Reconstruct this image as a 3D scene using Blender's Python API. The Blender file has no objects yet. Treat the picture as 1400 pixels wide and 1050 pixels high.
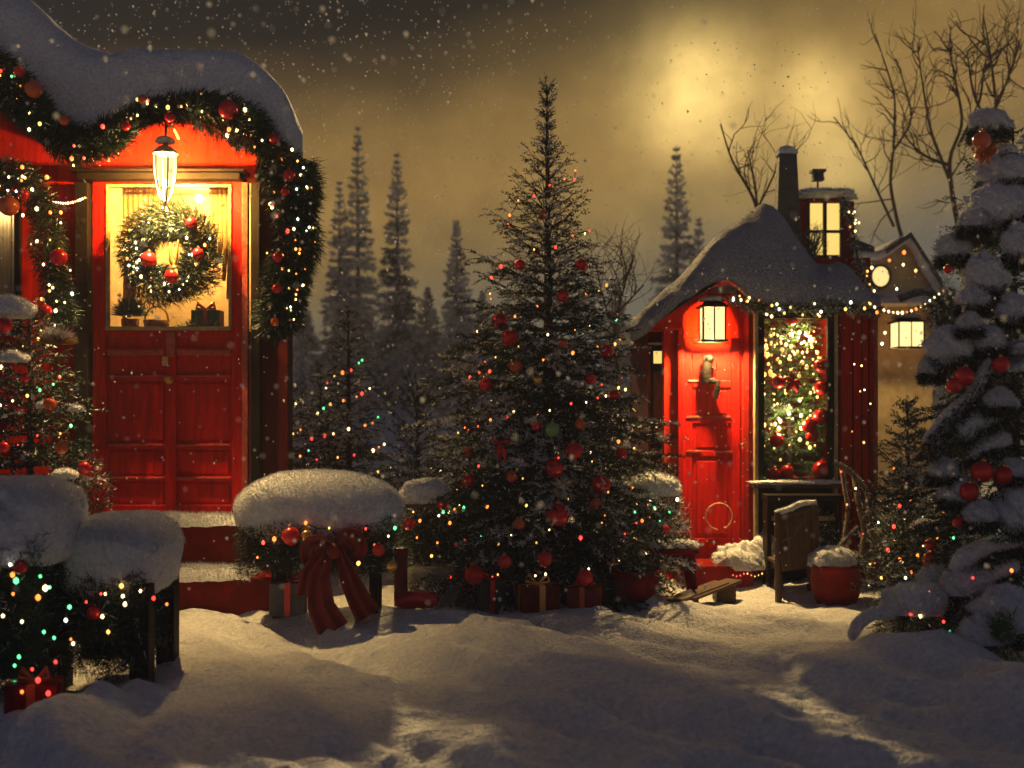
import bpy, math, random
import numpy as np
from mathutils import Vector

# ---------------------------------------------------------------- camera, sky, sun, exposure
R = math.radians
S = bpy.context.scene
COL = S.collection
H, F, HY = 1.6, 1500.0, 560.0          # eye height, focal length and horizon row (1400 px wide photo)
cam = bpy.data.objects.new('camera', bpy.data.cameras.new('camera'))
COL.objects.link(cam); S.camera = cam
cam.location = (0, 0, H); cam.rotation_euler = (R(90), 0, 0)
cam.data.sensor_width = 36; cam.data.lens = 36 * F / 1400
cam.data.shift_y = (HY - 525) / 1400
cam.data.dof.use_dof = True; cam.data.dof.focus_distance = 8.2; cam.data.dof.aperture_fstop = 1.25
cam.data.clip_start = 0.05; cam.data.clip_end = 500
S.render.resolution_x, S.render.resolution_y = 1024, 768

SUN_EL, SUN_AZ, SUN_W = R(19), R(-5), 3.8     # a low golden light behind the wood, right of the view's middle
S.view_settings.view_transform = 'Standard'; S.view_settings.look = 'None'
S.view_settings.exposure = 0.0; S.view_settings.gamma = 1.0
S.render.engine = 'CYCLES'
cy = S.cycles
cy.use_denoising = True
cy.max_bounces = 6; cy.diffuse_bounces = 3; cy.glossy_bounces = 3; cy.transmission_bounces = 4
cy.volume_bounces = 1; cy.transparent_max_bounces = 16
cy.caustics_reflective = False; cy.caustics_refractive = False
cy.sample_clamp_indirect = 4.0

sd = bpy.data.lights.new('sun', 'SUN'); sd.energy = SUN_W; sd.angle = R(2.0); sd.color = (1.0, 0.67, 0.26)
sun = bpy.data.objects.new('sun', sd); COL.objects.link(sun)
sv = Vector((math.sin(SUN_AZ) * math.cos(SUN_EL), math.cos(SUN_AZ) * math.cos(SUN_EL), math.sin(SUN_EL)))
sun.rotation_euler = (-sv).to_track_quat('-Z', 'Y').to_euler()

world = bpy.data.worlds.new('World'); S.world = world; world.use_nodes = True
wt = world.node_tree; wt.nodes.clear()
def wn(t, **kw):
    n = wt.nodes.new(t)
    for k, v in kw.items(): setattr(n, k, v)
    return n
def wl(a, b): wt.links.new(a, b)
def wmath(op, a, b=None, c=None, clamp=False):
    n = wn('ShaderNodeMath', operation=op, use_clamp=clamp)
    for i, v in enumerate((a, b, c)):
        if v is None: continue
        if isinstance(v, (int, float)): n.inputs[i].default_value = v
        else: wl(v, n.inputs[i])
    return n.outputs[0]
tc = wn('ShaderNodeTexCoord'); D = tc.outputs['Generated']
sx = wn('ShaderNodeSeparateXYZ'); wl(D, sx.inputs[0]); X, Y, Z = sx.outputs
nz = wn('ShaderNodeTexNoise'); nz.inputs['Scale'].default_value = 5; nz.inputs['Detail'].default_value = 5
mp = wn('ShaderNodeMapping'); mp.inputs['Scale'].default_value = (1, 1, 2.2); wl(D, mp.inputs[0]); wl(mp.outputs[0], nz.inputs['Vector'])
nfac = nz.outputs['Fac']
n2 = wn('ShaderNodeTexNoise'); n2.inputs['Scale'].default_value = 16; n2.inputs['Detail'].default_value = 7; n2.inputs['Roughness'].default_value = .6; wl(D, n2.inputs['Vector'])
# cloud deck lit gold from below; it breaks to black night above
zz = wmath('ADD', wmath('SUBTRACT', Z, wmath('MULTIPLY', X, 0.18)), wmath('MULTIPLY', wmath('SUBTRACT', nfac, 0.5), 0.07))
cr = wn('ShaderNodeValToRGB'); el = cr.color_ramp.elements
def stops(ramp, st):
    e = ramp.elements
    while len(e) > 1: e.remove(e[-1])
    e[0].position = st[0][0]; e[0].color = (*st[0][1], 1)
    for p, c in st[1:]:
        q = e.new(p); q.color = (*c, 1)
stops(cr.color_ramp, [(0.0, (.105, .108, .108)), (.08, (.125, .112, .085)), (.15, (.23, .148, .050)), (.20, (.31, .178, .046)),
                      (.26, (.25, .143, .034)), (.315, (.070, .041, .012)), (.355, (.003, .003, .003)), (.45, (.002, .003, .006)), (1.0, (.005, .008, .018))])
wl(zz, cr.inputs[0])
mo = wn('ShaderNodeMix', data_type='RGBA', blend_type='MULTIPLY'); mo.inputs[0].default_value = 1; wl(cr.outputs[0], mo.inputs[6])
mv = wn('ShaderNodeCombineXYZ'); mo_f = wmath('ADD', wmath('MULTIPLY', n2.outputs['Fac'], 0.9), 0.55)
for i in range(3): wl(mo_f, mv.inputs[i])
wl(mv.outputs[0], mo.inputs[7])
def blob(px, py, k, kz=1.0):
    d = Vector(((px - 700) / F, 1, -(py - HY) / F)).normalized()
    dp = wn('ShaderNodeVectorMath', operation='DOT_PRODUCT'); wl(D, dp.inputs[0]); dp.inputs[1].default_value = d
    return wmath('EXPONENT', wmath('MULTIPLY', wmath('SUBTRACT', dp.outputs['Value'], 1.0), k))
gl = wmath('ADD', wmath('MULTIPLY', blob(955, 128, 950), 1.05), wmath('MULTIPLY', blob(1114, 128, 2000), 0.62))
gl = wmath('ADD', gl, wmath('MULTIPLY', blob(1150, 220, 1800), 0.45))
gl = wmath('ADD', gl, wmath('MULTIPLY', blob(1000, 170, 90), 0.09))
gl = wmath('MULTIPLY', gl, wmath('MULTIPLY', wmath('ADD', wmath('MULTIPLY', nfac, 1.5), 0.25), wmath('ADD', wmath('MULTIPLY', n2.outputs['Fac'], 1.3), 0.35)))
front = wn('ShaderNodeMapRange', interpolation_type='SMOOTHSTEP'); wl(Y, front.inputs['Value'])
front.inputs['From Min'].default_value = 0.45; front.inputs['From Max'].default_value = 0.93
bf = wn('ShaderNodeMix', data_type='RGBA')
rear = wn('ShaderNodeValToRGB'); stops(rear.color_ramp, [(0.0, (.014, .034, .096)), (.35, (.012, .029, .082)), (.8, (.008, .012, .028)), (1.0, (.006, .010, .022))]); wl(Z, rear.inputs[0])
wl(front.outputs[0], bf.inputs[0]); wl(rear.outputs[0], bf.inputs[6]); wl(mo.outputs[2], bf.inputs[7])
gc = wn('ShaderNodeMix', data_type='RGBA', blend_type='MULTIPLY'); gc.inputs[0].default_value = 1
gv = wn('ShaderNodeCombineXYZ')
for i in range(3): wl(gl, gv.inputs[i])
wl(gv.outputs[0], gc.inputs[6]); gc.inputs[7].default_value = (1.0, .70, .22, 1)
ga = wn('ShaderNodeMix', data_type='RGBA', blend_type='ADD'); ga.inputs[0].default_value = 1
wl(bf.outputs[2], ga.inputs[6]); wl(gc.outputs[2], ga.inputs[7])
bg = wn('ShaderNodeBackground'); wl(ga.outputs[2], bg.inputs[0]); bg.inputs[1].default_value = 1.0
sky = wn('ShaderNodeTexSky', sky_type='NISHITA'); sky.sun_disc = False
sky.sun_elevation = R(-3); sky.sun_rotation = SUN_AZ
bg2 = wn('ShaderNodeBackground'); wl(sky.outputs[0], bg2.inputs[0]); bg2.inputs[1].default_value = 0.02
ad = wn('ShaderNodeAddShader'); wl(bg.outputs[0], ad.inputs[0]); wl(bg2.outputs[0], ad.inputs[1])
wo = wn('ShaderNodeOutputWorld'); wl(ad.outputs[0], wo.inputs[0])

# ---------------------------------------------------------------- helpers
rng = np.random.default_rng(11); random.seed(11)
A = np.array
def at(px, py, d): return A([(px - 700) / F * d, d, H - (py - HY) / F * d])
def lerp(a, b, t): return a + (b - a) * t

def hash2(ix, iy, s):
    h = (ix.astype(np.int64) * 374761393 + iy.astype(np.int64) * 668265263 + s * 1442695041) & 0x7fffffff
    h = ((h ^ (h >> 13)) * 1274126177) & 0x7fffffff
    h = h ^ (h >> 16)
    return (h & 0xffff) / 65535.0
def vnoise(x, y, s=0):
    x = np.asarray(x, float); y = np.asarray(y, float)
    ix, iy = np.floor(x), np.floor(y); fx, fy = x - ix, y - iy
    fx = fx * fx * (3 - 2 * fx); fy = fy * fy * (3 - 2 * fy)
    a, b = hash2(ix, iy, s), hash2(ix + 1, iy, s); c, d = hash2(ix, iy + 1, s), hash2(ix + 1, iy + 1, s)
    return (a + (b - a) * fx) * (1 - fy) + (c + (d - c) * fx) * fy - 0.5
def fbm(x, y, s=0, o=4):
    t, a, f = 0, 1.0, 1.0
    for i in range(o):
        t = t + a * vnoise(x * f + 17.3 * i, y * f - 9.1 * i, s + i); a *= .5; f *= 2.03
    return t

# ---- the snow surface
DRIFT = [  # px, py on the snow, height, radius across, radius along
    (1190, 925, .20, .34, .34), (1300, 930, .22, .30, .30), (1400, 965, .22, .30, .34), (1100, 985, .05, .5, .25),
    (150, 985, .15, .22, .42), (235, 1005, .10, .12, .30), (60, 1010, .10, .22, .35), (270, 950, .06, .15, .25),
    (1030, 770, .16, .5, .5), (980, 800, .05, .4, .3), (1130, 805, .06, .4, .3), (760, 850, .06, .9, .5), (600, 815, .05, .6, .4),
    (330, 875, .03, .5, .4)]
DRIFT = [((px - 700) / F * (H * F / (py - HY)), H * F / (py - HY), h, a, b) for px, py, h, a, b in DRIFT]
def ground(x, y):
    x = np.asarray(x, float); y = np.asarray(y, float)
    u = x * .64 - y * .768; v = x * .768 + y * .64          # u runs along the streaks (away-left to near-right)
    near = np.clip(1 - (y - 7.8) / 2.0, .25, 1)
    w = v + .35 * fbm(u * .5, v * .6, 3, 2)
    g = .07 * vnoise(u * .40, w * 1.3, 5) + .17 * vnoise(u * .5, w * 2.9, 6) + .11 * vnoise(u * 1.0, w * 6.2, 7)
    g = g * near + .10 * fbm(x * .35, y * .35, 8, 3) + .034 * fbm(x * 4.1 + y * 1.7, y * 4.6 - x * 1.9, 9, 4)
    for cx, cy_, h, a, b in DRIFT:
        g = g + h * np.exp(-((x - cx) / a) ** 2 - ((y - cy_) / b) ** 2)
    t = np.clip((y - 20) / 17, 0, 1); g = g + 1.9 * t * t * (3 - 2 * t)
    t = np.clip((np.abs(x) - 8) / 20, 0, 1); g = g + 1.2 * t * t
    return g
def gz(x, y): return float(ground(x, y))

class MB:
    """collects shapes and links them as one mesh object"""
    def __init__(s): s.v = []; s.f = []; s.n = 0
    def add(s, verts, faces, mat=0, smooth=True):
        verts = np.asarray(verts, float).reshape(-1, 3); faces = np.asarray(faces, int)
        mats = np.full(len(faces), mat, int) if np.isscalar(mat) else np.asarray(mat, int)
        s.v.append(verts); s.f.append((faces + s.n, mats, smooth)); s.n += len(verts); return s
    def build(s, name, mats, parent=None, bevel=0, loc=None):
        me = bpy.data.meshes.new(name)
        V = np.concatenate(s.v)
        if loc is not None: V = V - np.asarray(loc)
        me.vertices.add(len(V)); me.vertices.foreach_set('co', V.astype(np.float32).ravel())
        tot = np.concatenate([np.full(len(f), f.shape[1]) for f, m, k in s.f])
        idx = np.concatenate([f.ravel() for f, m, k in s.f])
        me.loops.add(len(idx)); me.loops.foreach_set('vertex_index', idx.astype(np.int32))
        me.polygons.add(len(tot))
        st = np.concatenate([[0], np.cumsum(tot)[:-1]])
        me.polygons.foreach_set('loop_start', st.astype(np.int32))
        try: me.polygons.foreach_set('loop_total', tot.astype(np.int32))
        except Exception: pass
        me.polygons.foreach_set('material_index', np.concatenate([m for f, m, k in s.f]).astype(np.int32))
        me.polygons.foreach_set('use_smooth', np.concatenate([np.full(len(f), k) for f, m, k in s.f]))
        for m in (mats if isinstance(mats, (list, tuple)) else [mats]): me.materials.append(m)
        me.update(calc_edges=True); me.validate()
        o = bpy.data.objects.new(name, me); COL.objects.link(o)
        if loc is not None: o.location = loc
        if parent is not None: o.parent = parent
        if bevel:
            b = o.modifiers.new('bevel', 'BEVEL'); b.width = bevel; b.segments = 2; b.limit_method = 'ANGLE'
        return o
    # ---- shapes
    def box(s, c, size, rz=0, mat=0, taper=1.0, rot=None):
        h = A(size) / 2
        P = A([[x, y, z] for z in (-1, 1) for y in (-1, 1) for x in (-1, 1)], float)
        P[P[:, 2] > 0, :2] *= taper
        P = P * h
        if rot is not None: P = P @ A(rot.to_matrix()).T
        elif rz:
            c_, s_ = math.cos(rz), math.sin(rz); P = P @ A([[c_, s_, 0], [-s_, c_, 0], [0, 0, 1]])
        return s.add(P + A(c), [[0, 2, 3, 1], [4, 5, 7, 6], [0, 1, 5, 4], [2, 6, 7, 3], [0, 4, 6, 2], [1, 3, 7, 5]], mat, False)
    def span(s, x0, x1, y0, y1, z0, z1, mat=0):
        return s.box(((x0 + x1) / 2, (y0 + y1) / 2, (z0 + z1) / 2), (abs(x1 - x0), abs(y1 - y0), abs(z1 - z0)), 0, mat)
    def prism(s, poly, y0, y1, mat=0):          # outline in x,z pushed through y
        n = len(poly); P = [(x, y0, z) for x, z in poly] + [(x, y1, z) for x, z in poly]
        s.add(P, [[i, (i + 1) % n, n + (i + 1) % n, n + i] for i in range(n)], mat, False)
        s.add(P, [list(range(n))[::-1]], mat, False); return s.add(P, [list(range(n, 2 * n))], mat, False)
    def tube(s, pts, rad, seg=8, mat=0, cap=True):
        pts = np.asarray(pts, float); n = len(pts)
        rad = np.full(n, rad) if np.isscalar(rad) else np.asarray(rad, float)
        t = np.gradient(pts, axis=0); t /= np.linalg.norm(t, axis=1)[:, None] + 1e-9
        up = A([0, 0, 1.]) if abs(t[0][2]) < .9 else A([1., 0, 0])
        a = np.cross(t, up); a /= np.linalg.norm(a, axis=1)[:, None] + 1e-9
        for i in range(1, n):
            p = a[i - 1] - t[i] * (a[i - 1] @ t[i]); a[i] = p / (np.linalg.norm(p) + 1e-9)
        b = np.cross(t, a); th = np.linspace(0, 2 * np.pi, seg, endpoint=False)
        V = pts[:, None] + rad[:, None, None] * (np.cos(th)[None, :, None] * a[:, None] + np.sin(th)[None, :, None] * b[:, None])
        i, j = np.meshgrid(np.arange(n - 1), np.arange(seg), indexing='ij'); k = (j + 1) % seg
        q = np.stack([i * seg + j, i * seg + k, (i + 1) * seg + k, (i + 1) * seg + j], -1).reshape(-1, 4)
        V = V.reshape(-1, 3)
        s.add(V, q, mat)
        if cap:
            s.add(V[:seg], [list(range(seg))[::-1]], mat); s.add(V[-seg:], [list(range(seg))], mat)
        return s
    def lathe(s, c, prof, seg=20, mat=0):       # prof: (radius, z)
        c = A(c, float); th = np.linspace(0, 2 * np.pi, seg, endpoint=False); n = len(prof)
        V = A([[r * math.cos(t), r * math.sin(t), z] for r, z in prof for t in th]) + c
        i, j = np.meshgrid(np.arange(n - 1), np.arange(seg), indexing='ij'); k = (j + 1) % seg
        return s.add(V, np.stack([i * seg + j, i * seg + k, (i + 1) * seg + k, (i + 1) * seg + j], -1).reshape(-1, 4), mat)
    def blob(s, c, size, e=2.0, ez=2.0, amp=.06, fr=3.0, nu=48, nv=28, mat=0, seed=0, rz=0, flat=None):
        """a rounded heap: superellipsoid with a lumpy skin; flat cuts its underside"""
        u = np.linspace(0, 2 * np.pi, nu, endpoint=False); v = np.linspace(-np.pi / 2, np.pi / 2, nv)
        vv, uu = np.meshgrid(v, u, indexing='ij')
        pw = lambda a, q: np.sign(a) * np.abs(a) ** (2 / q)
        x = pw(np.cos(vv), ez) * pw(np.cos(uu), e); y = pw(np.cos(vv), ez) * pw(np.sin(uu), e); z = pw(np.sin(vv), ez)
        n = 1 + amp * (fbm(x * fr + z * 2 + seed, y * fr - z * 1.7 + seed * 3, seed, 3))
        x, y, z = x * n * size[0], y * n * size[1], z * n * size[2]
        if flat is not None: z = np.maximum(z, flat * size[2] * (1 + .25 * vnoise(x * 6, y * 6, seed)))
        if rz: x, y = x * math.cos(rz) - y * math.sin(rz), x * math.sin(rz) + y * math.cos(rz)
        V = np.stack([x, y, z], -1).reshape(-1, 3) + A(c)
        i, j = np.meshgrid(np.arange(nv - 1), np.arange(nu), indexing='ij'); k = (j + 1) % nu
        return s.add(V, np.stack([i * nu + j, i * nu + k, (i + 1) * nu + k, (i + 1) * nu + j], -1).reshape(-1, 4), mat)
    def needles(s, B, Dv, L, Wd, mats):
        B = np.asarray(B, float); n = len(B); Dv = Dv / (np.linalg.norm(Dv, axis=1)[:, None] + 1e-9)
        r = rng.normal(size=(n, 3)); p = np.cross(Dv, r); p /= np.linalg.norm(p, axis=1)[:, None] + 1e-9
        L = np.broadcast_to(L, n)[:, None]; Wd = np.broadcast_to(Wd, n)[:, None]
        V = np.stack([B - p * Wd * .5, B + p * Wd * .5, B + Dv * L], 1).reshape(-1, 3)
        return s.add(V, np.arange(3 * n).reshape(-1, 3), np.broadcast_to(mats, n), False)
    def fuzz(s, part=-1, n=3000, L=.02, W=.004, mat=0, zmin=-.5, spread=.7):
        """short frost spikes on the faces added last"""
        V = np.concatenate(s.v); f = np.concatenate([ff for ff, m, k in (s.f[part:] if part < 0 else [s.f[part]]) if ff.shape[1] == 4])
        a, b, c, d = (V[f[:, i]] for i in range(4))
        nr = np.cross(c - a, d - b); ar = np.linalg.norm(nr, axis=1) + 1e-12; nr /= ar[:, None]
        cen = V[np.unique(f)].mean(0)
        if ((a - cen) * nr).sum() < 0: nr = -nr
        p = ar * (nr[:, 2] > zmin); p = p / p.sum()
        k = rng.choice(len(f), n, p=p); u, v = rng.random((n, 1)), rng.random((n, 1))
        B = (a[k] * (1 - u) + b[k] * u) * (1 - v) + (d[k] * (1 - u) + c[k] * u) * v
        Dv = nr[k] + rng.normal(size=(n, 3)) * spread * .6
        return s.needles(B - nr[k] * .003, Dv, L * (.5 + rng.random(n)), W, mat)

def tag(o, label=None, cat=None, group=None, kind=None):
    if label: o['label'] = label
    if cat: o['category'] = cat
    if group: o['group'] = group
    if kind: o['kind'] = kind
    return o
def thing(name, loc, label, cat, group=None, rz=0):
    o = bpy.data.objects.new(name, None); COL.objects.link(o); o.location = tuple(float(q) for q in loc); o.empty_display_size = .1
    o.rotation_euler = (0, 0, rz)
    return tag(o, label, cat, group)
def part(mb, name, mats, parent, bevel=0, label=None):
    """a mesh given in world space, made a child of the thing standing at parent.location"""
    base = parent
    off = A(parent.location)
    if parent.parent is not None: off = off + A(parent.parent.location)
    o = mb.build(name, mats, None, bevel, loc=off)
    o.location = (0, 0, 0); o.parent = base
    if label: o['label'] = label
    return o

# ---------------------------------------------------------------- materials
def mat(name, col, rough=.6, metal=0, noise=0, nscale=8, bump=0, bscale=40, col2=None, spec=.5, emit=None, es=0, coat=0, stretch=None):
    m = bpy.data.materials.new(name); m.use_nodes = True; nt = m.node_tree; p = nt.nodes['Principled BSDF']
    p.inputs['Base Color'].default_value = (*col, 1); p.inputs['Roughness'].default_value = rough; p.inputs['Metallic'].default_value = metal
    p.inputs['Specular IOR Level'].default_value = spec; p.inputs['Coat Weight'].default_value = coat
    L = nt.links.new
    t = nt.nodes.new('ShaderNodeTexCoord'); src = t.outputs['Object']
    if stretch:
        mp = nt.nodes.new('ShaderNodeMapping'); mp.inputs['Scale'].default_value = stretch; L(src, mp.inputs[0]); src = mp.outputs[0]
    if col2 or noise:
        n = nt.nodes.new('ShaderNodeTexNoise'); n.inputs['Scale'].default_value = nscale; n.inputs['Detail'].default_value = 6; n.inputs['Roughness'].default_value = .65
        L(src, n.inputs['Vector'])
        r = nt.nodes.new('ShaderNodeValToRGB'); c2 = col2 or tuple(c * (1 - noise) for c in col)
        r.color_ramp.elements[0].position = .36; r.color_ramp.elements[1].position = .66
        r.color_ramp.elements[0].color = (*c2, 1); r.color_ramp.elements[1].color = (*col, 1)
        L(n.outputs['Fac'], r.inputs[0]); L(r.outputs[0], p.inputs['Base Color'])
    if bump:
        n = nt.nodes.new('ShaderNodeTexNoise'); n.inputs['Scale'].default_value = bscale; n.inputs['Detail'].default_value = 4
        L(src, n.inputs['Vector'])
        b = nt.nodes.new('ShaderNodeBump'); b.inputs['Strength'].default_value = bump; b.inputs['Distance'].default_value = .02
        L(n.outputs['Fac'], b.inputs['Height']); L(b.outputs[0], p.inputs['Normal'])
    if emit:
        p.inputs['Emission Color'].default_value = (*emit, 1); p.inputs['Emission Strength'].default_value = es
    return m
M = {}
M['snow'] = mat('snow', (.82, .84, .88), .75, bump=.9, bscale=48, col2=(.56, .59, .66), nscale=42, spec=.2)
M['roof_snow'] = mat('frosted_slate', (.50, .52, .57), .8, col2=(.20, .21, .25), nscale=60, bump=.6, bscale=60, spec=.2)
M['ground_snow'] = mat('ground_snow', (.78, .80, .84), .72, bump=.9, bscale=40, col2=(.54, .57, .63), nscale=30, spec=.2)
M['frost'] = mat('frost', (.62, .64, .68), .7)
M['red'] = mat('red_paint', (.64, .012, .006), .45, col2=(.36, .007, .004), nscale=3.2, bump=.35, bscale=22, spec=.12, stretch=(9, 9, 1.1))
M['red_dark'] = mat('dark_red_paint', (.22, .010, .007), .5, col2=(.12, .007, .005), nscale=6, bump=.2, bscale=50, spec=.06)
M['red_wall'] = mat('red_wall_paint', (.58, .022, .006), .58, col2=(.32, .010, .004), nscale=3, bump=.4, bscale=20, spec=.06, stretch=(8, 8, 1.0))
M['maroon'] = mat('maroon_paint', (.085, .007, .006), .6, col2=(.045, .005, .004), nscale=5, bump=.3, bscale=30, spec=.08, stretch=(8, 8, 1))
M['trim'] = mat('worn_red_trim', (.42, .10, .05), .45, col2=(.30, .02, .012), nscale=22, bump=.2, bscale=70)
M['dark'] = mat('dark_timber', (.016, .010, .007), .6, spec=.15, col2=(.008, .005, .004), nscale=10, bump=.4, bscale=40, stretch=(6, 6, 1))
M['wood'] = mat('weathered_wood', (.11, .055, .028), .65, col2=(.045, .022, .013), nscale=8, bump=.5, bscale=30, stretch=(7, 7, 1))
M['frame'] = mat('pale_frame', (.46, .35, .18), .45, col2=(.28, .20, .10), nscale=14, bump=.2)
M['brass'] = mat('brass', (.75, .42, .13), .28, 1, noise=.3)
M['iron'] = mat('iron', (.02, .019, .018), .45, .6, bump=.2)
M['bark'] = mat('bark', (.06, .04, .028), .85, col2=(.028, .02, .015), nscale=20, bump=.7, bscale=50)
M['twig'] = mat('twig', (.17, .115, .06), .8, col2=(.09, .06, .035), nscale=30)
M['ndl_a'] = mat('needles_dark', (.012, .028, .016), .55)
M['ndl_b'] = mat('needles_mid', (.022, .052, .022), .55)
M['ndl_c'] = mat('needles_fresh', (.050, .110, .030), .5)
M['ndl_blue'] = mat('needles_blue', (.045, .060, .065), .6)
M['plaster'] = mat('cream_plaster', (.62, .52, .30), .8, col2=(.48, .36, .18), nscale=7, bump=.3, bscale=25)
M['stone'] = mat('pale_stone', (.46, .38, .22), .85, col2=(.30, .24, .13), nscale=6, bump=.6, bscale=14)
M['grey_stone'] = mat('grey_stone', (.20, .20, .20), .85, col2=(.12, .12, .12), nscale=7, bump=.6, bscale=18)
M['slate'] = mat('slate', (.07, .075, .085), .7, col2=(.04, .042, .05), nscale=9, bump=.4, bscale=22)
M['curtain'] = mat('linen', (.36, .30, .18), .85, col2=(.26, .21, .12), nscale=4, bump=.35, bscale=12, stretch=(14, 14, 1))
M['bauble_red'] = mat('red_glass', (.70, .014, .014), .24, .3, coat=.4)
M['bauble_orange'] = mat('orange_glass', (.60, .10, .015), .18, coat=.5)
M['bauble_gold'] = mat('gold_glass', (.80, .48, .12), .22, .8)
M['bauble_green'] = mat('green_glass', (.22, .42, .14), .3, coat=.4)
M['berry'] = mat('red_berry', (.45, .012, .012), .3, coat=.3)
M['ribbon_red'] = mat('red_velvet', (.24, .006, .007), .75, col2=(.12, .004, .004), nscale=7, bump=.15, bscale=80)
M['ribbon_gold'] = mat('gold_ribbon', (.75, .42, .12), .3, .6)
M['blue_paper'] = mat('blue_paper', (.03, .05, .12), .5, col2=(.02, .03, .07), nscale=9)
M['clay'] = mat('clay', (.34, .09, .04), .7, col2=(.24, .06, .03), nscale=9)
M['wicker'] = mat('wicker', (.42, .24, .08), .7, col2=(.25, .13, .04), nscale=30, bump=.6, bscale=60)
M['bronze'] = mat('bronze', (.008, .005, .003), .6, .1, bump=.5, bscale=50, spec=.15)
M['wire'] = mat('wire', (.012, .02, .012), .6)
M['leaf'] = mat('bright_leaf', (.07, .18, .03), .45, col2=(.04, .10, .02), nscale=20)
M['petal'] = mat('cream_petal', (.50, .46, .30), .6)
def lampmat(name, col, s): return mat(name, (.8, .8, .8), .4, emit=col, es=s)
M['b_warm'] = lampmat('bulb_warm', (1, .70, .30), 5)
M['b_gold'] = lampmat('bulb_gold', (1, .52, .11), 2.6)
M['b_glow'] = lampmat('bulb_glow', (1, .55, .11), 1.35)
M['b_amber'] = lampmat('bulb_amber', (1, .24, .03), 2.6)
M['b_red'] = lampmat('bulb_red', (1, .04, .025), 3)
M['b_green'] = lampmat('bulb_green', (.10, .9, .28), 3)
M['b_white'] = lampmat('bulb_white', (.95, 1, .82), 5)
def clearmat(name, tint, glow=None, gs=0, keep=.85):
    m = bpy.data.materials.new(name); m.use_nodes = True; nt = m.node_tree; nt.nodes.clear()
    o = nt.nodes.new('ShaderNodeOutputMaterial'); t = nt.nodes.new('ShaderNodeBsdfTransparent'); t.inputs[0].default_value = (*tint, 1)
    g = nt.nodes.new('ShaderNodeBsdfGlossy'); g.inputs['Roughness'].default_value = .06
    fr = nt.nodes.new('ShaderNodeFresnel'); fr.inputs[0].default_value = 1.3
    x = nt.nodes.new('ShaderNodeMixShader'); nt.links.new(fr.outputs[0], x.inputs[0]); nt.links.new(t.outputs[0], x.inputs[1]); nt.links.new(g.outputs[0], x.inputs[2])
    out = x.outputs[0]
    if glow:
        e = nt.nodes.new('ShaderNodeEmission'); e.inputs[0].default_value = (*glow, 1); e.inputs[1].default_value = gs
        y = nt.nodes.new('ShaderNodeMixShader'); y.inputs[0].default_value = 1 - keep
        nt.links.new(out, y.inputs[1]); nt.links.new(e.outputs[0], y.inputs[2]); out = y.outputs[0]
    nt.links.new(out, o.inputs[0]); return m
M['glass'] = clearmat('window_glass', (.97, .96, .93))
M['amber_glass'] = clearmat('amber_glass', (.42, .34, .20))
M['lantern_glass'] = clearmat('lantern_glass', (1, .97, .9), (1, .72, .30), 1.6, .05)
M['lit_glass'] = mat('lit_window_glass', (.3, .25, .1), .2, col2=(.5, .4, .2), nscale=2.5, emit=(1, .68, .17), es=1.1)
M['lit_glass_white'] = mat('bright_window_glass', (.4, .35, .2), .2, emit=(1, .74, .28), es=1.15)
fl = bpy.data.materials.new('snowflake'); fl.use_nodes = True; nt = fl.node_tree; nt.nodes.clear()
o_ = nt.nodes.new('ShaderNodeOutputMaterial'); a_ = nt.nodes.new('ShaderNodeBsdfTranslucent'); b_ = nt.nodes.new('ShaderNodeBsdfDiffuse'); c_ = nt.nodes.new('ShaderNodeMixShader')
a_.inputs[0].default_value = b_.inputs[0].default_value = (.95, .95, .97, 1); c_.inputs[0].default_value = .75
nt.links.new(b_.outputs[0], c_.inputs[1]); nt.links.new(a_.outputs[0], c_.inputs[2]); nt.links.new(c_.outputs[0], o_.inputs[0])
M['flake'] = fl

def lamp(name, loc, watts, col=(1, .70, .34), size=.04, parent=None):
    l = bpy.data.lights.new(name, 'POINT'); l.energy = watts; l.color = col; l.shadow_soft_size = size
    o = bpy.data.objects.new(name, l); COL.objects.link(o)
    if parent is not None: o.parent = parent; o.location = A(loc) - A(parent.location)
    else: o.location = loc
    return o
# ---------------------------------------------------------------- ground and haze
def axis(lo, a, b, hi, fine, grow):
    m = list(np.arange(a, b, fine)); st = fine; p = b
    while p < hi: m.append(p); st *= grow; p += st
    m.append(hi); st = fine; p = a - fine; L = []
    while p > lo: L.append(p); st *= grow; p -= st
    return A([lo] + L[::-1] + m)
gx = axis(-38, -4.2, 4.6, 38, .022, 1.06); gy = axis(-14, 4.6, 10.4, 38.5, .022, 1.05)
GX, GY = np.meshgrid(gx, gy); GZ = ground(GX, GY)
GZ = GZ + .012 * fbm(GX * 9.1 + GY * 5.3, GY * 9.1 - GX * 5.3, 31, 3) + .005 * vnoise(GX * 31 - GY * 19, GY * 31 + GX * 19, 33)
mb = MB(); nx, ny = len(gx), len(gy)
i, j = np.meshgrid(np.arange(ny - 1), np.arange(nx - 1), indexing='ij')
mb.add(np.stack([GX, GY, GZ], -1), np.stack([i * nx + j, i * nx + j + 1, (i + 1) * nx + j + 1, (i + 1) * nx + j], -1).reshape(-1, 4))
tag(mb.build('ground', M['ground_snow']), kind='structure')
# loose crystals standing on the near snow
n = 60000
py_ = 700 + 0 * rng.random(n); yy = 4.4 + 6 * rng.random(n) ** 1.3; xx = (rng.random(n) - .5) * 1.05 * yy
gb = MB(); dv = rng.normal(size=(n, 3)) * .6 + A([0, 0, .8])
gb.needles(np.stack([xx, yy, ground(xx, yy) - .002], -1), dv, .012 * (.5 + rng.random(n)), .004, 0)
tag(gb.build('snow_crystals', M['snow']), 'loose frosty snow crystals lying over the near snow', 'snow', kind='stuff')

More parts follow.
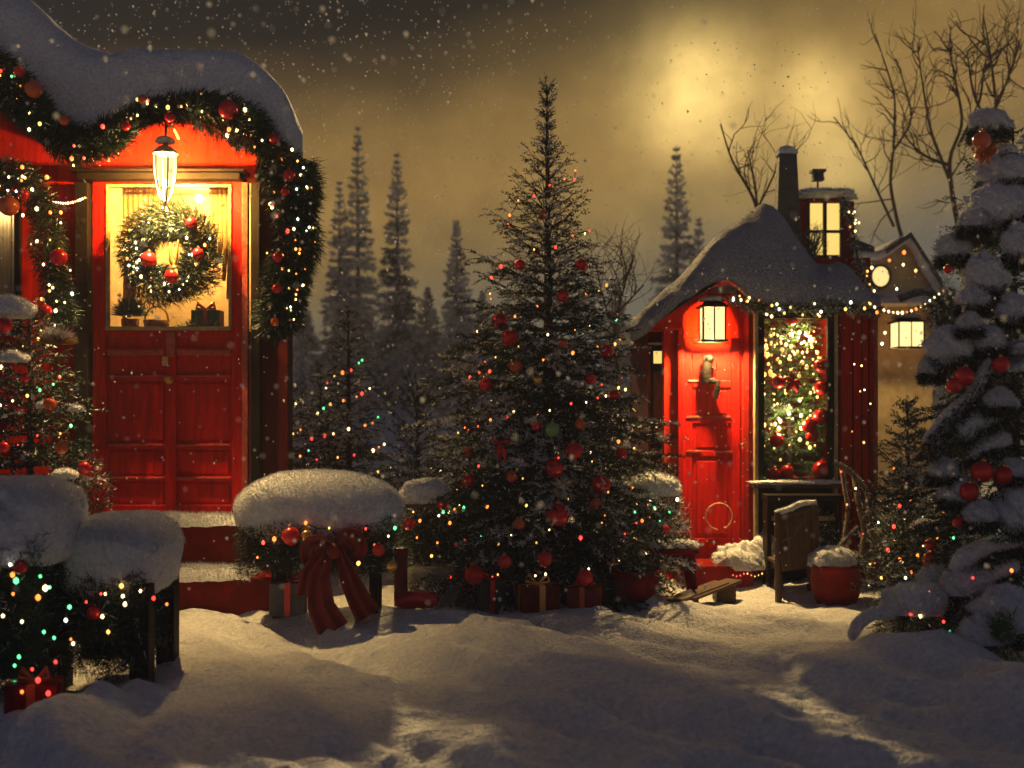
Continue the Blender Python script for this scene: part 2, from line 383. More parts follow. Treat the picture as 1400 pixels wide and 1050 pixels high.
HAZE_TOP = 12.5
hz = bpy.data.materials.new('haze_air'); hz.use_nodes = True; nt = hz.node_tree; nt.nodes.clear()
o_ = nt.nodes.new('ShaderNodeOutputMaterial'); pv = nt.nodes.new('ShaderNodeVolumePrincipled')
pv.inputs['Color'].default_value = (.88, .91, .96, 1); pv.inputs['Density'].default_value = .005; pv.inputs['Anisotropy'].default_value = -.5
nt.links.new(pv.outputs[0], o_.inputs['Volume'])
hb = MB().span(-40, 40, -16, 41, -1.6, HAZE_TOP); tag(hb.build('haze', hz), kind='stuff')

# falling snow in the air
n = 8000
fy_ = 2.6 + 18.4 * rng.random(n) ** .8; fx_ = (rng.random(n) - .5) * 1.02 * fy_; fz_ = H + (rng.random(n) ** .85 * .56 - .18) * fy_
fpx_ = 700 + fx_ / fy_ * F; fpy_ = HY - (fz_ - H) / fy_ * F
k = (fz_ > ground(fx_, fy_) + .1) & ~((np.hypot((fpx_ - 1030) / 330, (fpy_ - 150) / 210) < 1) & (rng.random(n) < .55)) & (fz_ < HAZE_TOP - .3); fx_, fy_, fz_ = fx_[k], fy_[k], fz_[k]; n = len(fx_)
ico = A([[0, 0, 1], [.94, 0, .2], [-.3, .9, .1], [-.7, -.6, .1], [.3, -.8, -.2], [.2, .3, -1]]); icf = [[0, 1, 2], [0, 2, 3], [0, 3, 4], [0, 4, 1], [5, 2, 1], [5, 3, 2], [5, 4, 3], [5, 1, 4]]
rad = (.0062 + .009 * rng.random(n) ** 6) * (.6 + .05 * fy_)
V = (ico[None] * rad[:, None, None] * (.7 + .6 * rng.random((n, 6, 1)))) + np.stack([fx_, fy_, fz_], -1)[:, None]
fb = MB().add(V.reshape(-1, 3), (A(icf)[None] + np.arange(n)[:, None, None] * 6).reshape(-1, 3))
tag(fb.build('falling_snow', M['flake']), 'white snowflakes drifting down through the golden air', 'snow', kind='stuff')

# ---------------------------------------------------------------- fir trees
GREEN = ['ndl_a', 'ndl_b', 'frost', 'snow', 'ndl_c']
def fir(name, base, h, rad, label, cat='fir tree', group=None, levels=26, per=9, nl=.035, step=.011, frost=.25, heavy=0, lo=-14, hi=48, z0=.05,
        pw=.85, wid=.0085, mats=None, twigs=1.0, trunk=.05, ragged=.25, lump=0, spire=False, tip=1, ntap=.45):
    t_ = thing(name, base, label, cat, group); base = A(base, float)
    bx, fx = MB(), MB(); off = rng.random(2) * 50
    bx.tube([base + A([0, 0, -.15]), base + A([.01, 0, h * .5]), base + A([0, 0, h])], [trunk, trunk * .6, .006], 8)
    SN = [] if lump else None
    for li in range(levels):
        t = (li + rng.random() * .6) / levels; z = h * (z0 + (1 - z0) * t)
        Lr = rad * (1 - t) ** pw * (1 if not spire else float(np.interp(t, [0, .5, .72, .82, .88, 1], [1, .95, .80, .62, .22, .30]))) + .03 * h * (.12 if spire else .3) * tip
        nb = max(3, int(per * (1 - .45 * t))); ph = rng.random() * 6.28
        for bi in range(nb):
            az = ph + 6.283 * (bi + .35 * rng.normal()) / nb
            L = Lr * (1 + ragged * rng.normal() * .6) * (1 + .5 * vnoise(math.cos(az) * 1.3 + off[0], z * 1.6 + math.sin(az) + off[1], 4))
            L = max(L, .04)
            el_ = R(lerp(lo, hi, t ** 1.3) + 7 * rng.normal()); sag = lerp(.22, .0, t)
            dh = A([math.cos(az), math.sin(az), 0])
            m = max(4, int(L / .07)); sL = np.linspace(0, 1, m)
            P = base + A([0, 0, z]) + dh * (L * sL)[:, None] + A([0, 0, 1.]) * ((math.tan(el_) * L * sL - sag * L * sL ** 2 + .10 * L * sL ** 4))[:, None]
            P += rng.normal(size=P.shape) * .006
            bx.tube(P, np.linspace(.012 * max(.5, L), .002, m), 4, cap=False)
            side = np.cross(dh, [0, 0, 1])
            # twigs
            nt_ = max(3, int(L / .055 * twigs * (1 - (.30 * t if spire else 0))))
            ss = .12 + .88 * (np.arange(nt_) + rng.random(nt_)) / nt_
            B_, D_, L_, F_ = [], [], [], []
            cl = .5 + 1.2 * vnoise(P[-1][0] * 2.3 + off[0], P[-1][2] * 2.3 + off[1], 2)     # clumps of frost
            for q, s_ in enumerate(np.append(ss, 1.0)):
                o = A([np.interp(s_, sL, P[:, c]) for c in range(3)])
                sg = 1 if q % 2 else -1
                tl = (.44 * L * (1 - .70 * s_) + .05) * (.6 + .7 * rng.random())
                td = dh * (.75 + .3 * rng.random()) + side * sg * (.75 * rng.random() + .25) + A([0, 0, .10 + math.tan(el_) * .5 + .22 * rng.normal()])
                if q == nt_: td = dh + A([0, 0, math.tan(el_)]); tl = .06
                td /= np.linalg.norm(td)
                k = max(3, int(tl / step * (1 - (.30 * t if spire else 0)))); r_ = np.linspace(0, 1, k)
                pts = o + td * (tl * r_)[:, None] - A([0, 0, .25 * tl]) * (r_ ** 2)[:, None]
                pts = np.repeat(pts, 3, 0)
                nd = td * .75 + rng.normal(size=(len(pts), 3)) * .62
                B_.append(pts); D_.append(nd); L_.append(np.full(len(pts), nl * (1 - ntap * t))); F_.append(np.full(len(pts), rng.random() < frost * 1.25 * np.clip(cl, .05, 1.6)))
            B_, D_, L_ = np.concatenate(B_), np.concatenate(D_), np.concatenate(L_)
            up = D_[:, 2] / np.linalg.norm(D_, axis=1)
            mi = np.where(rng.random(len(B_)) < .5 + .8 * vnoise(P[-1][0] * 3, P[-1][2] * 3, 9), 0, 1)
            fr_ = np.where(np.concatenate(F_), rng.random(len(B_)) < .45 + .6 * np.clip(up + .2, 0, 1), rng.random(len(B_)) < .03)
            mi = np.where(fr_, np.where(rng.random(len(B_)) < .5 + heavy, 3, 2), mi)
            fx.needles(B_, D_, L_ * (.6 + .7 * rng.random(len(B_))), wid * np.where(fr_, 1.35, 1), mi)
            if lump and rng.random() < lump and L > .12:
                s_ = .75 + .2 * rng.random(); o = A([np.interp(s_, sL, P[:, c]) for c in range(3)])
                w_ = min(.16, .30 * L + .03)
                SN.append(MB().blob(o + A([0, 0, .02]), (w_, w_ * .7, w_ * .42), 2.1, 2, .7, 2.4, 22, 12, seed=int(rng.integers(99)), flat=-.4, rz=az).fuzz(-1, 260, .016, .004, 0, -.8))
    part(bx, 'trunk', M['bark'], t_)
    part(fx, 'crown', mats or [M[k] for k in GREEN], t_)
    for q in SN or []: part(q, 'snow_load', M['snow'], t_)
    return t_
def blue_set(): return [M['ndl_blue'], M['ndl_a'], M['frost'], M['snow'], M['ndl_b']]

# ---------------------------------------------------------------- light strings and baubles
def ico_mesh(name, m, sub=1):
    import bmesh
    b = bmesh.new(); bmesh.ops.create_icosphere(b, subdivisions=sub, radius=1.0)
    me = bpy.data.meshes.new(name); b.to_mesh(me); b.free(); me.materials.append(m)
    for p in me.polygons: p.use_smooth = True
    return me
BULB = {k: ico_mesh('bulb', M['b_' + k]) for k in ('warm', 'gold', 'amber', 'red', 'green', 'white', 'glow')}
def bauble_mesh(m):
    mb = MB(); th = np.linspace(-np.pi / 2, np.pi / 2, 14)
    mb.lathe((0, 0, 0), [(max(math.cos(t), .001), math.sin(t)) for t in th], 22, 0)
    mb.lathe((0, 0, .95), [(.001, .26), (.2, .24), (.24, .2), (.24, 0)], 12, 1)
    mb.tube([(0, 0, 1.2), (.08, 0, 1.32), (0, 0, 1.44), (-.08, 0, 1.32), (0, 0, 1.2)], .025, 5, 1)
    o = mb.build('bauble', [m, M['brass']]); me = o.data; bpy.data.objects.remove(o); return me
BAUB = {k: bauble_mesh(M['bauble_' + k]) for k in ('red', 'orange', 'gold', 'green')}
MIX = dict(glow=('glow', 'glow', 'gold'), warm=('warm', 'warm', 'gold', 'white', 'amber'), multi=('warm', 'gold', 'amber', 'red', 'gold', 'green', 'warm', 'amber', 'red'), rich=('amber', 'gold', 'red', 'red', 'amber', 'warm', 'amber'),
           cool=('green', 'white', 'green', 'warm', 'amber'))
def string_lights(pts, label, mix='multi', r=(.010, .019), group='strings of small lights', wire=True, loc=None, seg=3):
    pts = np.asarray(pts, float); base = pts[0] if loc is None else loc
    t_ = thing('string_lights', base, label, 'string lights', group)
    if wire and len(pts) > 2:
        q = []
        for a, b in zip(pts[:-1], pts[1:]):
            if np.linalg.norm(b - a) < .8:
                m = (a + b) / 2 - A([0, 0, .12 * np.linalg.norm(b - a)]); q += [a, m]
        if len(q) > 2: part(MB().tube(q + [pts[-1]], .0035, 4), 'wire', M['wire'], t_)
    ks = MIX[mix]
    for i, p in enumerate(pts):
        o = bpy.data.objects.new('bulb', BULB[ks[int(rng.integers(len(ks)))]]); COL.objects.link(o)
        o.parent = t_; o.location = p - A(base); rr = (r[0] + (r[1] - r[0]) * rng.random() ** 2) * .85
        o.scale = (rr, rr, rr * 1.25)
    return t_
def cone_pts(base, h, rad, n, pw=.85, z0=.08, jit=.12, front=True, ztop=.95, turns=6):
    """points winding down a fir's skirt"""
    out = []
    for i in range(n):
        t = z0 + (ztop - z0) * ((i + rng.random()) / n) ** 1.35
        az = (turns * 6.283 * i / n) % 6.283
        if front: az = math.pi * 1.5 + (((az / 6.283) * 2 - 1) * 1.75)
        r_ = rad * (1 - t) ** pw * (.92 + jit * rng.normal())
        out.append([base[0] + r_ * math.cos(az), base[1] + r_ * math.sin(az), base[2] + h * t])
    return A(out)
def bauble(kind, loc, r, label, group):
    o = bpy.data.objects.new('bauble', BAUB[kind]); COL.objects.link(o); o.location = tuple(loc); o.scale = (r,) * 3
    o.rotation_euler = (rng.normal() * .15, rng.normal() * .15, rng.random() * 6)
    return tag(o, label, 'bauble', group)
BAU = []
def hang(kind, px, py, d, rpx, words, group):
    """a bauble at a place; words say where, worked into its label"""
    bauble(kind, at(px, py, d), rpx / F * d, words, group)

# ---------------------------------------------------------------- garlands, snow heaps
def resample(path, step):
    path = np.asarray(path, float); s = np.concatenate([[0], np.cumsum(np.linalg.norm(np.diff(path, axis=0), axis=1))])
    n = max(4, int(s[-1] / step)); q = np.linspace(0, s[-1], n)
    P = np.stack([np.interp(q, s, path[:, c]) for c in range(3)], -1)
    for _ in range(2): P[1:-1] = (P[:-2] + 2 * P[1:-1] + P[2:]) / 4
    return P
def garland(name, path, rad, label, cat='garland', dens=900, nl=.07, frost=.10, group=None, wid=.007, mats=None):
    P = resample(path, .04); n = int(dens * len(P) * .04 * (rad / .12) ** 1.2 * 4)
    k = rng.integers(len(P), size=n)
    T = np.gradient(P, axis=0); T /= np.linalg.norm(T, axis=1)[:, None] + 1e-9
    lum = 1 + .8 * vnoise(k * .21, k * .0, int(rng.integers(99)))
    rv = rng.normal(size=(n, 3)); rv -= T[k] * (rv * T[k]).sum(1)[:, None]; rv /= np.linalg.norm(rv, axis=1)[:, None] + 1e-9
    B = P[k] + rv * (rad * lum * rng.random(n) ** .6)[:, None] + rng.normal(size=(n, 3)) * .015
    Dv = rv * .9 + T[k] * .6 + rng.normal(size=(n, 3)) * .5
    mi = np.where(rng.random(n) < frost, 2, np.where(rng.random(n) < .5 + .9 * vnoise(k * .13, k * 0. + 3, 5), 0, 1)); mi = np.where((mi == 1) & (rng.random(n) < .2), 4, mi)
    mb = MB(); mb.tube(P, .014, 6, 0); mb.needles(B, Dv, nl * (.5 + .6 * rng.random(n)), wid, mi)
    o = mb.build(name, mats or [M[q] for q in GREEN], loc=P[0]); return tag(o, label, cat, group)
def on_path(path, n, rad, bias=(0, -1, 0)):
    P = resample(path, .03); k = np.sort(rng.integers(len(P), size=n))
    v = rng.normal(size=(n, 3)) * .8 + A(bias); v /= np.linalg.norm(v, axis=1)[:, None]
    return P[k] + v * rad
def tuft(name, c, size, label, cat='bush', n=9000, nl=.06, frost=.12, group=None, mats=None, wid=.006):
    """an evergreen bush: stems with needles through its volume"""
    mb = MB(); c = A(c, float); size = A(size, float)
    for q in range(26):
        d_ = rng.normal(size=3); d_[2] = abs(d_[2]) * .8 + .1; d_ /= np.linalg.norm(d_)
        e = c + d_ * size * (.75 + .2 * rng.random()); s0 = c - A([0, 0, size[2]]) * .9
        mb.tube([s0, (s0 + e) / 2 + rng.normal(size=3) * .03, e], [.010, .007, .002], 4, 0, False)
    d_ = rng.normal(size=(n, 3)); d_ /= np.linalg.norm(d_, axis=1)[:, None]
    rr = rng.random(n) ** .45 * (1 + .7 * fbm(d_[:, 0] * 2.2 + c[0] * 7, d_[:, 2] * 2.2 + d_[:, 1] * 1.7, 5, 3))
    B = c + d_ * rr[:, None] * size
    cl = vnoise(B[:, 0] * 9, B[:, 2] * 9, 4)
    mi = np.where(rng.random(n) < frost + .25 * np.clip(d_[:, 2], 0, 1) * (cl > 0), 2, np.where(rng.random(n) < .5 + cl, 0, 1))
    mb.needles(B, d_ * .8 + rng.normal(size=(n, 3)) * .6, nl * (.5 + .8 * rng.random(n)), wid, mi)
    o = mb.build(name, mats or [M[q] for q in GREEN], loc=c - A([0, 0, size[2]]))
    return tag(o, label, cat, group)
# ================================================================ TALL RED HOUSE
WD = 9.0                                         # its front wall's distance
hx = lambda px, d=WD: (px - 700) / F * d
hzz = lambda py, d=WD: H - (py - HY) / F * d
DX0, DX1 = hx(126), hx(346)                      # door opening
house = thing('red_house', (hx(232), WD, 0), 'tall red house under a wavy snow roof with a half glazed double door', 'house')
LOW = [(-260, 40), (-120, 60), (0, 120), (60, 172), (110, 205), (150, 185), (200, 152), (260, 145), (330, 165), (395, 200)]
topline = [(hx(px), hzz(py)) for px, py in LOW]
def lowat(px): return float(np.interp(px, [a for a, b in LOW], [b for a, b in LOW]))
w = MB()
# left of door: strip wall with a window opening from px -60..26
w.span(hx(-260), hx(-62), WD, WD + .22, -.2, hzz(150))
w.span(hx(-62), hx(26), WD, WD + .22, -.2, hzz(452)); 
w.prism([(hx(-62), hzz(262))] + [(hx(26), hzz(262))] + [(hx(26), hzz(lowat(26))), (hx(0), hzz(lowat(0))), (hx(-62), hzz(100))], WD, WD + .22)
w.prism([(hx(26), -.2), (hx(118), -.2), (hx(118), hzz(lowat(118))), (hx(110), hzz(205)), (hx(60), hzz(172)), (hx(26), hzz(lowat(26)))], WD, WD + .22)
w.prism([(hx(118), hzz(243)), (hx(350), hzz(243))] + [(hx(p), hzz(lowat(p))) for p in (350, 330, 260, 200, 150, 118)], WD, WD + .22)
part(w, 'front_wall', M['red_wall'], house)
part(MB().prism([(hx(350) + .002, -.2), (hx(393), -.2), (hx(393), hzz(200)), (hx(350) + .002, hzz(lowat(350)))], WD, WD + .22), 'corner_board', M['maroon'], house)
sw = MB()                                        # the side wall runs back and away
a0, a1 = A([hx(393) - .02, WD + .22]), A([hx(393) - 1.25, WD + 3.6])
sw.add([(a0[0], a0[1], -.2), (a1[0], a1[1], -.2), (a1[0], a1[1], 3.6), (a0[0], a0[1], 3.6), (a0[0] - .2, a0[1], -.2), (a1[0] - .2, a1[1], -.2), (a1[0] - .2, a1[1], 3.6), (a0[0] - .2, a0[1], 3.6)],
       [[0, 1, 2, 3], [7, 6, 5, 4], [3, 2, 6, 7], [0, 4, 5, 1], [1, 5, 6, 2], [0, 3, 7, 4]], 0, False)
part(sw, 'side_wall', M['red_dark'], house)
# dark posts and lintel framing the door
j = MB()
j.span(hx(108), hx(126), WD - .10, WD + .1, .2, hzz(252)); j.span(hx(346), hx(358), WD - .08, WD + .1, .2, hzz(252))
part(j, 'door_jamb', M['dark'], house, .006)
j = MB(); j.span(hx(114), hx(334), WD - .15, WD + .1, hzz(250), hzz(241)); j.span(hx(106), hx(342), WD - .19, WD + .1, hzz(241) + .002, hzz(237))
part(j, 'lintel', M['dark'], house, .006)
j = MB(); j.span(hx(334), hx(342), WD - .085, WD - .02, .72, hzz(252)); part(j, 'post_strip', M['trim'], house, .004)
# double door, upper half one wide light
door = MB()
DY0, DY1 = WD - .03, WD + .05
door.span(hx(128), hx(147), DY0, DY1, .74, hzz(246)); door.span(hx(318), hx(333), DY0, DY1, .74, hzz(246))
door.span(hx(147) + .001, hx(318) - .001, DY0, DY1, hzz(252), hzz(246))
door.span(hx(147) + .001, hx(318) - .001, DY0 + .03, DY1, .74, hzz(452))              # ground of the leaves
door.span(hx(228), hx(242), DY0 - .004, DY0 + .05, .74, hzz(452))                         # meeting stile
for py0, py1 in ((452, 460), (476, 486), (512, 520), (606, 613), (651, 657), (690, 705)):
    for x0, x1 in ((147, 228), (242, 318)):
        door.span(hx(x0) + .001, hx(x1) - .001, DY0 - .002, DY0 + .05, hzz(py1), hzz(py0))
for x0, x1 in ((152, 224), (247, 313)):
    for py0, py1 in ((524, 602), (617, 648), (661, 687)):
        door.box((hx((x0 + x1) / 2), DY0 + .035, hzz((py0 + py1) / 2)), (hx(x1) - hx(x0), .035, hzz(py0) - hzz(py1)), taper=1)
dpart = part(door, 'door', M['red'], house, .007)
def moulding(x0, x1, y0, y1, z0, z1, m, par):
    part(MB().span(x0, x1, y0, y1, z0, z1), 'panel_moulding', m, par, .003)
for py in (515, 609, 654):
    for x0, x1 in ((149, 226), (244, 316)): moulding(hx(x0), hx(x1), DY0 - .010, DY0 - .0025, hzz(py) - .004, hzz(py) + .011, M['trim'], dpart)
moulding(hx(229), hx(241), DY0 - .012, DY0 - .0045, hzz(488), hzz(455), M['trim'], dpart)
for x0, x1 in ((149, 226), (244, 316)): moulding(hx(x0), hx(x1), DY0 - .012, DY0 - .0025, hzz(484) - .012, hzz(479), M['trim'], dpart)
kn = MB(); kn.lathe((0, 0, 0), [(.001, .07), (.022, .068), (.034, .05), (.036, .035), (.022, .02), (.014, .012), (.034, .008), (.038, 0)], 20)
kn.v[-1] = np.stack([kn.v[-1][:, 0], -kn.v[-1][:, 2], kn.v[-1][:, 1]], -1) + A([hx(233), DY0 - .004, hzz(519)])
part(kn, 'door_knob', M['brass'], dpart)
kn = MB(); kn.box((hx(228), DY0 - .012, hzz(494)), (.05, .014, .075)); part(kn, 'lock_plate', M['brass'], dpart, .004)
g = MB(); g.span(hx(147) + .002, hx(318) - .002, WD + .012, WD + .018, hzz(451), hzz(253)); part(g, 'door_glass', M['glass'], dpart)
b_ = MB()
for px in (147, 314): b_.span(hx(px), hx(px + 4), DY0 - .012, DY0 + .03, hzz(450), hzz(253))
b_.span(hx(147), hx(318), DY0 - .03, DY0 + .04, hzz(452), hzz(447)); b_.span(hx(151.5), hx(313.5), DY0 - .01, DY0 + .03, hzz(257), hzz(253))
part(b_, 'glazing_frame', M['frame'], dpart, .003)
# the lit room behind the glass
rm = MB(); X0, X1, Y0, Y1, Z0, Z1 = hx(110), hx(345), WD + .23, WD + 1.3, hzz(452), hzz(225)
for bx_ in ((X0 - .05, X0, Y0, Y1, Z0, Z1), (X1, X1 + .05, Y0, Y1, Z0, Z1), (X0 - .05, X1 + .05, Y1, Y1 + .05, Z0, Z1), (X0 - .05, X1 + .05, Y0, Y1 + .05, Z1, Z1 + .05)): rm.span(*bx_)
part(rm, 'room_wall', M['plaster'], house)
sh = MB(); sh.span(X0, X1, WD + .05, Y1, Z0 - .04, Z0); part(sh, 'window_shelf', M['wood'], house)
cu = MB()
for x0, x1, q in ((150, 200, 0), (272, 316, 1)):
    for s_ in range(7):
        f0 = x0 + (x1 - x0) * s_ / 7
        ln = (300 + 26 * s_) if q else (300 + 26 * (6 - s_))
        cu.tube([(hx(f0 + 3), WD + .30, hzz(240)), (hx(f0 + 3) + .01, WD + .31, hzz(ln * .5 + 125)), (hx(f0 + 2), WD + .30, hzz(ln))], [.02, .024, .018], 8)
part(cu, 'drape', M['plaster'], house)
lamp('room_lamp', (hx(232), WD + .75, hzz(248)), 95, (1, .66, .24), .12)
# window at the picture's edge
fr = MB(); fr.span(hx(-64), hx(-56), WD - .04, WD + .1, hzz(452), hzz(262)); fr.span(hx(22), hx(30), WD - .04, WD + .1, hzz(452), hzz(262))
fr.span(hx(-56), hx(22), WD - .04, WD + .1, hzz(270), hzz(262)); fr.span(hx(-64), hx(30), WD - .08, WD + .1, hzz(458), hzz(452))
win = part(fr, 'window', M['dark'], house, .005)
g = MB(); g.span(hx(-56), hx(22), WD + .03, WD + .036, hzz(452), hzz(270)); part(g, 'pane', M['glass'], win)
cu = MB()
for q in range(13): cu.tube([(hx(-54 + q * 6.2), WD + .24 + .01 * (q % 2), hzz(262)), (hx(-54 + q * 6.2), WD + .25, hzz(360)), (hx(-54 + q * 6.2 + 1), WD + .24, hzz(455))], [.022, .026, .028], 8)
part(cu, 'curtain', M['curtain'], win)
lamp('curtain_fill', (hx(-10), WD + .14, hzz(285)), 5, (1, .74, .38), .04)  # added fill between pane and curtain to brighten the linen; no lamp there

def interp(pts, n):
    pts = A(pts, float); q = np.linspace(pts[0, 0], pts[-1, 0], n); y = np.interp(q, pts[:, 0], pts[:, 1])
    k = A([1, 2, 3, 2, 1.]); k /= k.sum(); yy = np.concatenate([[y[0]] * 2, y, [y[-1]] * 2])
    return q, np.convolve(yy, k, 'valid')
def snow_roof(front, fd, top, td, back_d, thick, seed, n=90, bulge=1.0, nf=12000, L=.022, parent=None, round_right=0, zback=None, persp=False):
    """a thick snow blanket: front lip line and ridge line given along the front, falling away again behind"""
    qx, fpy = interp(front, n); _, tpy = interp([(a, b) for a, b in top], n); tx = np.linspace(top[0][0], top[-1][0], n)
    fd = np.interp(qx, [p[0] for p in front], fd) if not np.isscalar(fd) else np.full(n, fd)
    rows = []
    th = np.linspace(0, np.pi / 2, 16)
    fX = (qx - 700) / F * fd; fZ = H - (fpy - HY) / F * fd; tX = (tx - 700) / F * td; tZ = H - (tpy - HY) / F * td
    for a in th:
        u, v = 1 - math.cos(a) ** bulge, math.sin(a) ** bulge
        rows.append(np.stack([fX + (tX - fX) * u, fd + (td - fd) * u, fZ + (tZ - fZ) * v], -1))
    zb = fZ if zback is None else np.full(n, zback)
    for a in th[1:]:
        u, v = math.sin(a), math.cos(a)
        rows.append(np.stack([tX * (1 + (back_d / td - 1) * u) if persp else tX + (fX - tX) * u * .3, np.full(n, td + (back_d - td) * u), zb + (tZ - zb) * v], -1))
    G = A(rows); m = len(G)
    nz_ = fbm(G[..., 0] * 2.3 + seed, G[..., 1] * 2.3 + G[..., 2] * 1.3, seed, 4); G[1:, :, 2] += .06 * nz_[1:] + .03 * fbm(G[..., 0] * 6 + seed, G[..., 1] * 5 + G[..., 2] * 4, seed + 4, 3)[1:]; G[:, :, 1] += .03 * nz_
    mb = MB(); i, j = np.meshgrid(np.arange(m - 1), np.arange(n - 1), indexing='ij')
    quad = lambda N: np.stack([i * N + j, i * N + j + 1, (i + 1) * N + j + 1, (i + 1) * N + j], -1).reshape(-1, 4)
    und = G.copy(); und[..., 2] = np.minimum(G[..., 2] - thick, lerp(G[0, :, 2], G[-1, :, 2], np.linspace(0, 1, m)[:, None]) - thick * .2)
    und[0] = G[0] + A([0, .02, -.01]); und[-1] = G[-1] + A([0, 0, -.02])
    mb.add(G.reshape(-1, 3), quad(n)); k = mb.n
    # closed shell: underside and rims
    mb.add(und.reshape(-1, 3), quad(n)[:, ::-1])
    for c in (0, n - 1):
        a = np.arange(m - 1)
        q = np.stack([a * n + c, (a + 1) * n + c, m * n + (a + 1) * n + c, m * n + a * n + c], -1)
        mb.add(np.concatenate([G.reshape(-1, 3), und.reshape(-1, 3)]), q)
    for r_ in (0, m - 1):
        a = np.arange(n - 1); q = np.stack([r_ * n + a, r_ * n + a + 1, m * n + r_ * n + a + 1, m * n + r_ * n + a], -1)
        mb.add(np.concatenate([G.reshape(-1, 3), und.reshape(-1, 3)]), q)
    mb.fuzz(0, nf, L, .004, 0, -.4)
    return mb
rf = snow_roof([(-270, 20), (-120, 45), (0, 108), (60, 165), (112, 200), (160, 178), (205, 142), (260, 136), (330, 160), (385, 190), (414, 222)], 8.62,
               [(-270, -90), (-130, -40), (-40, -2), (30, 12), (75, 48), (115, 78), (150, 86), (200, 82), (270, 80), (325, 88), (360, 108), (388, 140), (404, 172), (413, 205)], 9.25, 12.2, .16, 3, nf=9000, persp=True, bulge=.6)
part(rf, 'snow_roof', M['snow'], house)

# steps up to the door
st = thing('stair', (hx(270, 8.5), 8.5, 0), 'two red steps with snow on their treads below the tall door', 'steps')
s1y, s2y = 8.28, 8.62; z1, z2 = hzz(790, s1y), hzz(716, s2y)
m_ = MB(); m_.span(hx(130), hx(402), s1y, s2y + .1, -.15, z1); part(m_, 'lower_step', M['red_dark'], st, .012)
m_ = MB(); m_.span(hx(100), hx(392), s2y, WD - .002, -.15, z2); part(m_, 'upper_step', M['red_dark'], st, .012)
for nm, x0, x1, y0, y1, z in (('lower', 226, 372, s1y - .03, s2y, z1), ('upper', 176, 345, s2y - .03, WD - .12, z2)):
    m_ = MB(); nu = 90; nv = 14; u = np.linspace(0, 1, nu); v = np.linspace(0, 1, nv); U, Vv = np.meshgrid(u, v)
    PX = hx(x0) + (hx(x1) - hx(x0)) * U + .01 * vnoise(Vv * 7, U * 3, 4); PY = y0 + (y1 - y0) * Vv + .02 * vnoise(U * 14, Vv * 2, 7)
    edge = np.minimum(1, np.minimum(np.minimum(U, 1 - U) * 14, np.minimum(Vv * 3.2 + .02, 1)))
    PZ = z - .03 + .085 * edge ** .5 + .02 * fbm(U * 9, Vv * 3, 3, 3)
    i, j = np.meshgrid(np.arange(nv - 1), np.arange(nu - 1), indexing='ij')
    m_.add(np.stack([PX, PY, PZ], -1), np.stack([i * nu + j, i * nu + j + 1, (i + 1) * nu + j + 1, (i + 1) * nu + j], -1).reshape(-1, 4))
    m_.fuzz(-1, 3500, .03, .004, 0, -1); part(m_, 'tread_snow', M['snow'], st)

# lantern over the door
def lathe_lantern(name, c, label, s=1.0, watts=60):
    t_ = thing(name, c, label, 'lantern'); c = A(c, float)
    m_ = MB(); m_.tube([c + A([0, .34, .34]), c + A([0, .2, .40]), c + A([0, .02, .36]), c + A([0, 0, .24])], .012, 8)
    m_.lathe(c + A([0, 0, .14]), [(.001, .13), (.016, .12), (.02, .06), (.05, .05), (.085, .02), (.10, 0), (.09, -.015), (.001, -.016)], 18)
    part(m_, 'cap', M['frame'], t_)
    m_ = MB(); m_.lathe(c, [(.050, -.19), (.065, -.13), (.072, -.10), (.088, .02), (.09, .12)], 20)
    f_, mm, kk = m_.f[-1]; cc = m_.v[-1][f_].mean(1) - c; m_.f[-1] = (f_, np.where(cc[:, 2] < -.13, 1, np.where(cc[:, 1] > .035, 2, 0)), kk); part(m_, 'shade', [M['lantern_glass'], M['glass'], M['amber_glass']], t_)
    m_ = MB()
    for q in range(6):
        a = q * 1.047; m_.tube([c + A([math.cos(a) * r_, math.sin(a) * r_, z]) for r_, z in ((.024, -.236), (.053, -.19), (.075, -.10), (.091, .02), (.092, .12))], .006, 5)
    m_.lathe(c + A([0, 0, -.235]), [(.001, -.04), (.014, -.03), (.01, -.01), (.026, 0)], 10); part(m_, 'cage', M['frame'], t_)
    m_ = MB(); m_.blob(c + A([0, 0, .235]), (.075, .075, .04), 2, 2, .2, 3, 20, 12, flat=-.5); part(m_, 'snow_cap', M['snow'], t_)
    lamp('lantern_light', c + A([0, 0, -.036]), watts, (1, .62, .21), .03, t_); return t_
lathe_lantern('door_lantern', at(226, 234, 8.55), 'pale glass lantern with snow on its cap hanging over the tall door', 1, 820)

# eaves garland along the snow edge and down the corner
EA = [at(px, py, 8.50) for px, py in ((-60, 60), (0, 105), (55, 165), (105, 205), (150, 188), (200, 152), (265, 148), (330, 168), (372, 205), (392, 250), (398, 310), (394, 370), (385, 420), (368, 455))]
garland('eaves_garland', EA, .125, 'thick fir garland under the snow roof of the tall red house and down its corner', dens=2100, nl=.085, frost=.015, wid=.009)
DR = [at(px, py, 8.48) for px, py in ((412, 225), (416, 300), (408, 370), (392, 440))]
garland('corner_garland', DR, .12, 'bushy fir swag hanging beside the eaves garland on the tall house corner', dens=2400, nl=.085, frost=.02, wid=.009)
string_lights(on_path(EA, 62, .17), 'coloured lights wound along the eaves garland of the tall house', 'multi', (.010, .02))
string_lights(on_path(DR, 26, .14), 'small white lights on the swag at the tall house corner', 'warm', (.008, .015))
WA = [at(px, py, 8.72) for px, py in ((-30, 245), (10, 235), (45, 248), (62, 300), (66, 360), (82, 410), (92, 440))]
garland('window_garland', WA, .11, 'fir garland framing the curtained window of the tall house', dens=1500, nl=.08, frost=.03)
string_lights(on_path(WA, 44, .15), 'warm lights wound through the garland round the curtained window', 'warm', (.010, .02))
